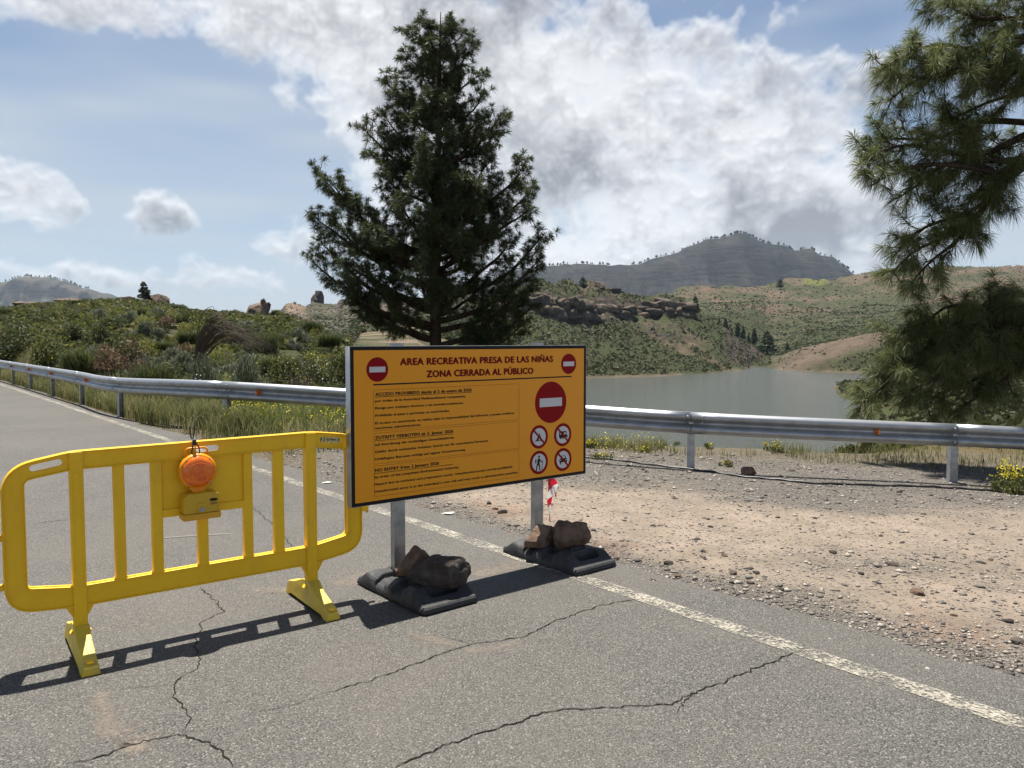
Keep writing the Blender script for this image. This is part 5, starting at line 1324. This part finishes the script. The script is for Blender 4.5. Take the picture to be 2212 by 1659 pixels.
def pine(name, label, base, trunk, trunk_r, specs, seed, needle_len, nn, nw, mat_n, twig_step=.26, twig_len=(.35, .95), cat='pine tree', start=.30, cones=160, tuft_step=.24, lift=.35, droop=.22, wave=.035):
    """specs: (start point on trunk axis, tip point, radius at the trunk)"""
    r = np.random.default_rng(seed); base = np.array(base, float)
    root = empty(name, tuple(base)); tag(root, label, cat)
    tb = MB(); tb.tube([tuple(np.array(p) - base) for p in trunk], trunk_r, 12); tb.obj('trunk', MAT['bark'], root, True)
    bb = MB(); C, D = [], []
    for (p0, p3, rad) in specs:
        p0, p3 = np.array(p0, float), np.array(p3, float); v = p3 - p0; L = np.linalg.norm(v); hz_ = np.array([v[0], v[1], 0])
        p1 = p0 + hz_ * .38 + [0, 0, v[2] * .12 - .03 * L]; p2 = p0 + hz_ * .80 + [0, 0, v[2] * .55]
        m = max(6, int(L / .22)); ts = np.linspace(0, 1, m); Q = []
        ph = r.uniform(0, 6.28, 3)
        for t in ts:
            q = p0 * (1 - t) ** 3 + p1 * 3 * t * (1 - t) ** 2 + p2 * 3 * t * t * (1 - t) + p3 * t ** 3
            Q.append(q + wave * L * np.sin(ph + t * 8) * math.sin(math.pi * t) * .6)
        bb.tube([tuple(q - base) for q in Q], [rad * (1 - t) ** .8 + .010 for t in ts], 6, False)
        s = start * L + r.random() * twig_step
        while s < L:
            t = s / L; i = min(int(t * (m - 1)), m - 2); q = Q[i] + (Q[i + 1] - Q[i]) * (t * (m - 1) - i); tg = Q[i + 1] - Q[i]; tg /= np.linalg.norm(tg)
            tl = r.uniform(*twig_len) * (1.0 - .55 * t) * min(1, L / 2.2 + .25)
            lat = np.cross(tg, r.normal(size=3)); lat /= np.linalg.norm(lat) + 1e-9
            d = tg * .55 + lat * .85 + np.array([0, 0, lift]); d /= np.linalg.norm(d)
            e = q + d * tl + np.array([0, 0, .10 * tl]); mid_ = q + d * tl * .5 + r.normal(size=3) * .04 * tl - np.array([0, 0, .05 * tl])
            bb.tube([tuple(q - base), tuple(mid_ - base), tuple(e - base)], [.012, .009, .005], 4, False)
            k = max(1, int(tl / tuft_step))
            for j in range(k):
                f_ = 1 - j / (k + .6); pt = q + (e - q) * f_; dd = d * .9 + np.array([0, 0, lift]) + r.normal(size=3) * .3
                C.append(pt + r.normal(size=3) * .02); D.append(dd / np.linalg.norm(dd))
            s += twig_step * r.uniform(.6, 1.4)
        for t_ in (1.0, .93):
            tg = Q[-1] - Q[-2]; tg /= np.linalg.norm(tg); C.append(p3 - tg * (1 - t_) * L * .5); dd = tg + np.array([0, 0, .6]); D.append(dd / np.linalg.norm(dd))
    bb.obj('branches', MAT['bark'], root, True)
    C, D = np.array(C), np.array(D)
    V, f4, f3 = needle_tufts(C - base, D, np.full(len(C), needle_len) * r.uniform(.8, 1.15, len(C)), nn, nw, r, spread=.95, droop=droop)
    cr = link('crown', np_mesh('crown', V, [f4, f3]), MAT[mat_n], root)
    cb = MB()
    for i in r.choice(len(C), min(cones, len(C)), replace=False):
        c = C[i] + D[i] * .03 - base; d = D[i]; l = needle_len * r.uniform(.22, .42)
        cb.tube([tuple(c), tuple(c + d * l * .45), tuple(c + d * l)], [needle_len * .05, needle_len * .085, needle_len * .02], 5)
    co_ = cb.obj('cones', MAT['cone'], root); co_['kind'] = 'stuff'
    return root, len(C)

# the pine behind the sign
TY = 24.0
def tp(u, v, dy=0.0): return at_depth(u, v, TY + dy)
tbase = tp(940, 800); tbase[2] = float(gz(tbase[0], TY)) - .1
trunk = [tbase, tp(941, 740), tp(940, 640), tp(941, 540), tp(944, 430), tp(947, 300), tp(949, 180), tp(951, 80), tp(952, 26)]
trunk_r = [.24, .185, .165, .145, .12, .095, .065, .035, .012]
tz = np.array([t[2] for t in trunk]); 
def on_trunk(z): return np.array([np.interp(z, tz, [t[0] for t in trunk]), np.interp(z, tz, [t[1] for t in trunk]), z])
def trunk_rad(z): return float(np.interp(z, tz, trunk_r))
TIPS = [(688, 368, .1), (715, 392, -.3), (785, 278, .2), (800, 330, .5), (680, 470, -.4), (672, 560, .3), (690, 520, .6), (735, 610, -.5), (770, 655, .2), (760, 440, -.5), (720, 470, .8), (775, 520, .9), (835, 178, .1), (828, 245, .3), (850, 205, -.4), (880, 68, .1), (905, 45, -.2), (870, 110, .3),
        (862, 300, -.3), (830, 380, -.6), (845, 440, .6), (1000, 70, .1), (1020, 95, -.3), (1035, 160, .2), (1045, 200, -.3), (1080, 250, .1), (1070, 290, .5), (1060, 340, -.6), (1135, 350, -.1), (1115, 390, .4), (1150, 405, .6), (1140, 455, -.3), (1172, 510, .2), (1165, 560, -.3), (1150, 610, .4),
        (1150, 660, -.2), (1130, 700, .3), (1080, 715, -.4), (1040, 725, .4), (1100, 520, -.8), (1110, 640, -.6), (850, 660, -.6), (820, 600, -.9), (975, 45, .1), (930, 60, -.2), (965, 120, .3), (985, 150, -.4), (915, 130, -.3), (1000, 230, .4), (900, 230, .5), (1030, 260, -.5)]
specs = []
rt = np.random.default_rng(5)
for (u, v, dy) in TIPS:
    t = tp(u, v, dy); hd_ = math.hypot(t[0] - trunk[2][0], dy); rise = hd_ * rt.uniform(.38, .75) + .15
    z0 = max(.9, min(t[2] - rise, 11.2)); p0 = on_trunk(z0); specs.append((p0, t, max(.018, min(.095, trunk_rad(z0) * .55)) * min(1, .35 + hd_ / 3.5)))
for i in range(66):                                             # limbs towards and away from the viewer
    zt_ = rt.uniform(3.1, 11.2); rr = np.interp(zt_, [1.5, 3, 4.5, 6, 7, 8, 9, 10, 11, 12], [2.2, 2.7, 2.8, 2.5, 2.2, 1.7, 1.35, 1.0, .6, .1]) * rt.uniform(.65, 1.0)
    az = rt.choice([-1, 1]) * (math.pi / 2) + rt.normal() * .55
    ax = on_trunk(zt_); t = ax + np.array([math.cos(az) * rr, math.sin(az) * rr, 0]); z0 = max(2.4, zt_ - rr * rt.uniform(.3, .6) - .1); p0 = on_trunk(z0)
    specs.append((p0, t, max(.018, min(.08, trunk_rad(z0) * .5)) * min(1, .3 + rr / 3)))
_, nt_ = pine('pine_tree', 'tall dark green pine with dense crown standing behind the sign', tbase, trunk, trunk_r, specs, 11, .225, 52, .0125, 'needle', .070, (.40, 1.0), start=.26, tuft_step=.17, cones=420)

# the pine at the right edge, its trunk outside the picture
RY = 13.2
def rp(u, v, dy=0.0): return at_depth(u, v, RY + dy)
rbase = rp(2440, 960); rbase[2] = float(gz(rbase[0], RY)) - .1
rtr = [rbase, rp(2440, 900), rp(2432, 700), rp(2425, 450), rp(2420, 200), rp(2415, -50), rp(2410, -250), rp(2408, -420)]
rtr_r = [.26, .22, .20, .175, .145, .11, .07, .02]
rz_ = np.array([t[2] for t in rtr])
def on_r(z): return np.array([np.interp(z, rz_, [t[0] for t in rtr]), np.interp(z, rz_, [t[1] for t in rtr]), z])
RT = [(2030, 10, .0, 150), (2075, 40, .4, 130), (2140, -20, -.3, 60), (1960, 125, .1, 90), (1905, 150, -.2, 110), (1925, 215, .3, 140), (1990, 190, -.5, 120), (1872, 345, .0, 330), (1900, 300, .4, 300), (1885, 400, -.3, 360), (1935, 430, .3, 420), (2050, 260, .2, 240), (2110, 180, -.3, 150),
      (1940, 545, .1, 460), (1925, 600, .3, 470), (1960, 625, -.3, 500), (2150, 330, .3, 330),
      (1940, 720, .0, 560), (1920, 770, .3, 600), (1990, 700, -.3, 560), (1860, 870, -.1, 700), (1895, 840, .4, 690), (1950, 850, -.4, 720), (2010, 820, .3, 700), (2060, 760, -.2, 650), (2000, 880, .2, 760), (2080, 880, -.3, 780), (2110, 820, .4, 720), (1965, 780, .2, 640)]
specs = []
for (u, v, dy, vs) in RT:
    vs = min(vs, 350) if v < 640 else max(vs, 690); t = rp(u, v, dy); z0 = rp(2430, vs - 70)[2] + rt.normal() * .15; p0 = on_r(z0); L = np.linalg.norm(t - p0); specs.append((p0, t, .018 + .011 * L))
for i in range(26):                                             # the rest of the crown, outside the frame
    zt_ = rt.uniform(1.6, 9.6); rr = np.interp(zt_, [1.5, 4, 7, 9, 10.5], [3.0, 3.4, 2.6, 1.6, .3]); az = rt.uniform(-1.25, 1.25)
    ax = on_r(zt_); specs.append((on_r(max(.8, zt_ - rr * .4)), ax + np.array([math.cos(az) * rr, math.sin(az) * rr, 0]), .05))
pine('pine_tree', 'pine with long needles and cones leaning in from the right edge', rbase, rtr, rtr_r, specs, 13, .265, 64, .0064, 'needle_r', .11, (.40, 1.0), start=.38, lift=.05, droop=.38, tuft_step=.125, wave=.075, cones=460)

# small pines far off: one low tree copied
def far_pine_meshes(seed, lobes=16, narrow=.28):
    r = np.random.default_rng(seed); b = MB(); b.tube([(0, 0, -.05), (.01, 0, .4), (0, .01, .95)], [.030, .022, .006], 6)
    P, S = [], []
    for i in range(lobes * 5):
        t = r.uniform(.16, 1.0); rad = narrow * (1 - t) ** .7 * r.uniform(.35, 1) + .02; a = r.uniform(0, 6.28); P.append((math.cos(a) * rad, math.sin(a) * rad, t * .98)); S.append(.05 + .09 * (1 - t))
    V, Fq = clumps(np.array(P), np.array(S) * 1.6, r, 18, .9)
    t_ = b.mesh('trunk'); t_.materials.append(MAT['bark']); c_ = np_mesh('crown', V, Fq); c_.materials.append(MAT['needle']); return t_, c_
fp = [far_pine_meshes(600, 16, .27), far_pine_meshes(601, 18, .34), far_pine_meshes(602, 12, .13)]
def far_tree(u, Y, h, k, label, group=None, z=None, name='pine_tree', w=1.0):
    x = (u - CX) / F * Y; z = float(terr_z(u, Y)) if z is None else z
    e = empty(name, (x, Y, z - .2), u * .37); e.scale = (h * w, h * w, h); link('trunk', fp[k][0], None, e); link('crown', fp[k][1], None, e); tag(e, label, 'pine tree', group)
far_tree(315, 146, 4.0, 0, 'lone small pine on the rocky ridge above the left bank', w=1.15)
far_tree(1500, 452, 11.5, 0, 'dark pine at the end of the cliff across the lake')
far_tree(1657, 500, 15.5, 1, 'broad pine in the valley mouth at the head of the lake', w=1.2)
far_tree(1258, 440, 6.5, 1, 'round tree on top of the cliff across the lake', w=1.5)
far_tree(1682, 990, 13, 1, 'lone small tree high on the tan hill across the lake', w=1.2)
far_tree(1700, 520, 6, 0, 'small pine right of the valley mouth below the tan hill')
for i, (u, Y) in enumerate(((1552, 560), (1566, 556), (1580, 552), (1592, 548), (1604, 545), (1616, 540), (1628, 538))):
    far_tree(u, Y, 10 + 3 * math.sin(i * 2.3), 2, ('first', 'second', 'third', 'fourth', 'fifth', 'sixth', 'seventh')[i] + ' slim tree from the cliff in the row going down into the valley', 'row of slim trees in the valley', w=1.1)
# trees on the mountain skyline
def skyline_mesh(seed):
    r = np.random.default_rng(seed); hs = [0, .30, .34, .48, .52, .66, .70, .84, 1.0]; rs = [.045, .04, .30, .20, .33, .18, .25, .12, .02]
    b = MB(); b.tube([(r.normal() * .03, r.normal() * .03, h) for h in hs], [x * r.uniform(.7, 1.2) for x in rs], 7)
    b.v = [(x * r.uniform(.7, 1.3), y * r.uniform(.7, 1.3), z + r.normal() * .03) for x, y, z in b.v]
    m_ = b.mesh('pine_tree'); m_.materials.append(MAT['needle']); return m_
sky_meshes = [skyline_mesh(700 + i) for i in range(5)]
rk = np.random.default_rng(31)
def skyline(top, us_, h0, h1, label, group):
    for i, u in enumerate(us_):
        x, y, z = top(u); h = rk.uniform(h0, h1)
        o = link('pine_tree', sky_meshes[i % 5]); o.location = (x, y, z - h * .12); o.scale = (h * rk.uniform(.8, 1.2), h, h); o.rotation_euler = (0, 0, u); tag(o, label + (' ' + next(t for m_, t in ((1280, 'on its long left shoulder'), (1400, 'where its left shoulder starts to rise'), (1515, 'on its left slope'), (1575, 'left of its summit'), (1640, 'on its summit'), (1725, 'right of its summit'), (9999, 'on its right end')) if u < m_) if 'dark' in label else ''), 'pine tree', group)
uu_ = np.concatenate([c0 + rk.normal(size=n0) * w0 for c0, n0, w0 in ((1200, 14, 14), (1262, 6, 10), (1300, 10, 16), (1378, 8, 18), (1440, 10, 20), (1495, 8, 12), (1545, 26, 18), (1600, 34, 24), (1650, 22, 16), (1705, 14, 14), (1752, 9, 8), (1800, 10, 14), (1835, 6, 10))])
skyline(mt_top, uu_, 6, 15, 'tiny pine on the skyline of the dark mountain', 'pines on the dark mountain skyline')
skyline(ml_top, np.concatenate([rk.uniform(10, 60, 8), rk.uniform(60, 210, 44)]), 7, 15, 'tiny pine on the skyline of the pale mountain at the left', 'pines on the pale mountain skyline')

# ------------------------------------------------------------------ outcrops
def outcrop(u, v, Y, w, d, h, seed, label, m='outcrop', name='rock_outcrop', cuts=16, lift=0.0):
    x = (u - CX) / F * Y; p = np.array([x, Y, float(terr_z(u, Y)) - h * .32 + lift]); rock(name, p, (w, d, h), .3 * seed, seed, m, label, 'rock outcrop', cuts=cuts)
outcrop(348, 662, 147, 4.0, 3.4, 2.7, 71, 'brown boulder outcrop on the ridge right of the lone small pine')
outcrop(235, 650, 149, 2.6, 2.6, 1.3, 72, 'low dark boulder on the ridge left of the lone small pine', 'outcrop_dark')
outcrop(556, 672, 132, 4.2, 3.2, 3.2, 73, 'reddish rock stack standing above the bushes left of the pinnacle')
outcrop(571, 657, 132, .9, .9, 1.5, 74, 'small square rock on top of the reddish rock stack', lift=1.9)
outcrop(150, 655, 148, 5.0, 3.5, 1.4, 75, 'long grey rock ledge on the ridge at the left', 'outcrop')
outcrop(60, 662, 140, 4.5, 3.5, 1.3, 76, 'low rock ledge among bushes at the far left of the ridge', 'outcrop')
outcrop(280, 650, 149, 5, 3, 1.3, 77, 'flat brown rock on the ridge just left of the lone small pine', 'outcrop')
outcrop(692, 664, 604, 7.6, 7, 14.0, 78, 'dark rock pinnacle standing on the far rocky ridge', 'outcrop_dark', 'rock_pinnacle')
outcrop(682, 664, 602, 10.0, 7, 8.5, 79, 'dark shoulder of rock at the left foot of the pinnacle', 'outcrop_dark')
outcrop(1318, 636, 448, 15, 9, 5, 80, 'dark rock knob on the hilltop above the cliff', 'outcrop_dark')
outcrop(1292, 622, 446, 14, 9, 5, 81, 'brown rock knob on the highest point of the hill across the lake')

# craggy cliff band across the lake: angular blocks set into the slope
def cliff(name, us_, Yc, vb, vt, seed, label):
    r = np.random.default_rng(seed); lib = [rock_mesh('block', 1, 1, 1, 800 + i, 14, 3, .10) for i in range(6)]; V, Fc = [], []; k = 0
    arr = []
    for m_ in lib:
        co = np.empty(len(m_.vertices) * 3); m_.vertices.foreach_get('co', co); f = np.empty(len(m_.polygons) * 3, np.int64); m_.loops.foreach_get('vertex_index', f); arr.append((co.reshape(-1, 3), f.reshape(-1, 3)))
    for u in us_:
        Yb = np.interp(u, *Yc); zb, zt = zv(Yb, np.interp(u, *vb)), zv(Yb, np.interp(u, *vt)); h = zt - zb
        for row in range(2):
            co, f = arr[r.integers(0, 6)]; w = r.uniform(8, 15); hh = h * r.uniform(.55, .80); a_ = r.normal() * .35
            hh *= .82; q = co * [w * .8, r.uniform(7, 11), hh]; q = np.stack([q[:, 0] * math.cos(a_) - q[:, 1] * math.sin(a_), q[:, 0] * math.sin(a_) + q[:, 1] * math.cos(a_), q[:, 2]], 1)
            uj = u + r.normal() * 4; V.append(q + [(uj - CX) / F * Yb, Yb + r.uniform(-.5, 2.5) + row * 2.5, zb - 1.0 + row * h * .42 + r.normal() * .6]); Fc.append(f + k); k += len(co)
    me = np_mesh(name, np.concatenate(V), np.concatenate(Fc)); tag(link(name, me, MAT['cliff']), label, kind='structure')
MAT['cliff'] = simple('cliff_rock', (.128, .100, .074), .95, c2=(.060, .050, .041), scale=.35, bump=1.0, bscale=.7, spec=.1, lo=.38, hi=.62)
cliff('cliff', np.arange(1085, 1372, 9.0), ([1090, 1160, 1228, 1280, 1340, 1385], [388, 387, 394, 402, 415, 430]), ([1090, 1160, 1228, 1295, 1370], [692, 676, 688, 697, 684]), ([1090, 1164, 1228, 1295, 1370], [650, 630, 636, 652, 656]), 61, 'brown craggy cliff band along the hill across the lake')
cliff('cliff', np.arange(1388, 1486, 8.0), ([1385, 1440, 1478], [430, 442, 450]), ([1385, 1476], [680, 682]), ([1385, 1410, 1438, 1472], [654, 644, 640, 648]), 62, 'square brown cliff block above the lake left of the dark pine')

# ------------------------------------------------------------------ grass and flowers
r = np.random.default_rng(321)
def grass_field(n, fu, h0, h1, w, m, label, name='grass', sub=None):
    x, y = fu(n); P = np.stack([x, y, gz(x, y) - .01], 1); n = len(P)
    V, f4, f3 = blades(P, r.uniform(h0, h1, n), r.uniform(.6, 1.2, n) * w, r, .5, .6)
    return tag(link(name, np_mesh(name, V, [f4, f3]), MAT[m]), label, 'grass', kind='stuff')
def verge(n):
    a = r.uniform(6.5, 60, n) ** 1.0; q = r.uniform(.42, 3.4, n); k = (q > .5 + .5 * fbm(a * .7, a * 0, o=3, s=41)) & (fbm(a * .8, q * 1.5, o=3, s=43) > -.35)
    p = LINE_P[:, None] + LINE_T[:, None] * a[k] + LINE_N[:, None] * q[k]; return p[0], p[1]
grass_field(30000, verge, .15, .55, .011, 'grass', 'dry and green tall grass along the foot of the left guardrail')
def bank(n):
    u = r.uniform(-100, 760, n); Y = r.uniform(13.2, 30, n); x = (u - CX) / F * Y; k = road_q(x, Y) > 1.5; return x[k], Y[k]
def foot(n):
    a = 9 + 46 * r.random(n) ** 1.6; q = r.normal(.62, .16, n) + np.where(a < 12, .5, 0); k = (q > .40)
    p = LINE_P[:, None] + LINE_T[:, None] * a[k] + LINE_N[:, None] * q[k]; return p[0], p[1]
grass_field(9000, foot, .25, .60, .011, 'grass', 'tall dry grass growing around the left guardrail posts')
grass_field(26000, bank, .2, .6, .013, 'grass_g', 'green grass between the bushes behind the left guardrail')
def rim(n):
    u = r.uniform(1180, 2400, n); Y = np.where(u < 1740, r.normal(13.75, .35, n), r.uniform(12.6, 18, n)); x = (u - CX) / F * Y
    k = (fbm(x * .9, Y, o=3, s=47) > (-.25)) & (r.random(n) < np.interp(u, [1180, 1400, 1550, 1700, 1760, 2400], [1, .9, .3, .35, .8, .9])); return x[k], Y[k]
grass_field(9000, rim, .06, .30, .010, 'grass', 'dry grass along the rim of the bank above the lake')

def flower_mass(pts, size, label, m='petal', cat='flowers', name='flowers'):
    V, Fq = diamonds(pts, size, r, 1.3, .3); return tag(link(name, np_mesh(name, V, Fq), MAT[m]), label, cat, kind='stuff')
def patch(n, u0, u1, Y0, Y1, h0, h1, thr=-.1):
    u = r.uniform(u0, u1, n); Y = r.uniform(Y0, Y1, n); x = (u - CX) / F * Y; k = (fbm(x * 1.6, Y * 1.6, o=3, s=57) > thr); x, Y = x[k], Y[k]; return np.stack([x, Y, gz(x, Y) + r.uniform(h0, h1, len(x))], 1)
flower_mass(patch(1500, 480, 760, 12.9, 15.5, .12, .5), .016, 'small yellow flowers in the grass below the rail left of the sign')
flower_mass(patch(500, 1220, 1480, 12.6, 14.2, .05, .25), .016, 'small yellow flowers on the rim right of the sign')
flower_mass(patch(110, 420, 750, 15.2, 18, .6, 1.15), .017, 'small white flowers among the shrubs left of the sign', 'petal_w')
flower_mass(patch(120, 0, 230, 24, 34, .6, 1.4), .022, 'small yellow flowers among bushes at the far left')

def weed(u, v, w, h, nl, nf, label, leaf='leaf_mid', name='weed', cat='plant'):
    p = ground_pt(u, v); e = empty(name, tuple(p)); tag(e, label, cat); rr = np.random.default_rng(int(u + v))
    P = lump_points(nl, w * .6, w * .6, h, 9, rr, .3); V, Fq = diamonds(P, .022, rr, 2.2, .3); link('foliage', np_mesh('foliage', V, Fq), MAT[leaf], e)
    sb_ = stems(9, w * .5, h * .9, rr, .004, 2).obj('stems', MAT['leaf_mid'], e)
    if nf:
        P = lump_points(nf * 2, w * .62, w * .62, h * 1.12, 9, rr, .8); P = P[P[:, 2] > h * .45]; V, Fq = diamonds(P, .013, rr, 1.2, .4); q = link('petals', np_mesh('petals', V, Fq), MAT['petal'], e); q['kind'] = 'stuff'
weed(2180, 1062, .62, .44, 1500, 420, 'bushy weed with yellow flowers beside the guardrail at the right edge')
weed(1568, 1008, .22, .14, 160, 20, 'small green weed on the gravel right of the guardrail post')
weed(1668, 975, .38, .20, 360, 150, 'yellow flowering weed on the rim in front of the lake')
weed(1462, 962, .42, .24, 700, 0, 'grey green small bush on the rim left of the guardrail post', 'leaf_grey')
weed(1300, 992, .35, .14, 260, 60, 'low green weed on the gravel just right of the sign')
weed(1395, 978, .26, .13, 200, 40, 'small yellow green weed on gravel between sign and guardrail post', 'leaf_yellow')
weed(1530, 968, .22, .12, 180, 60, 'small flowering weed on the rim right behind the guardrail post')
weed(1275, 968, .30, .18, 260, 90, 'flowering weed on the rim touching the edge of the sign')

# ------------------------------------------------------------------ haze
hz = MB(); hz.box(-5200, 5200, -5100, 5600, -18, 620)
m, t, p, out = new_mat('haze_air'); t.n.remove(p)
pv = t.add('ShaderNodeVolumePrincipled'); pv.inputs['Color'].default_value = (.58, .78, 1.0, 1); pv.inputs['Density'].default_value = 3.6e-5; pv.inputs['Anisotropy'].default_value = .2
t.l.new(pv.outputs[0], out.inputs['Volume'])
tag(hz.obj('haze', m), 'thin bluish air haze over the whole valley', kind='stuff')
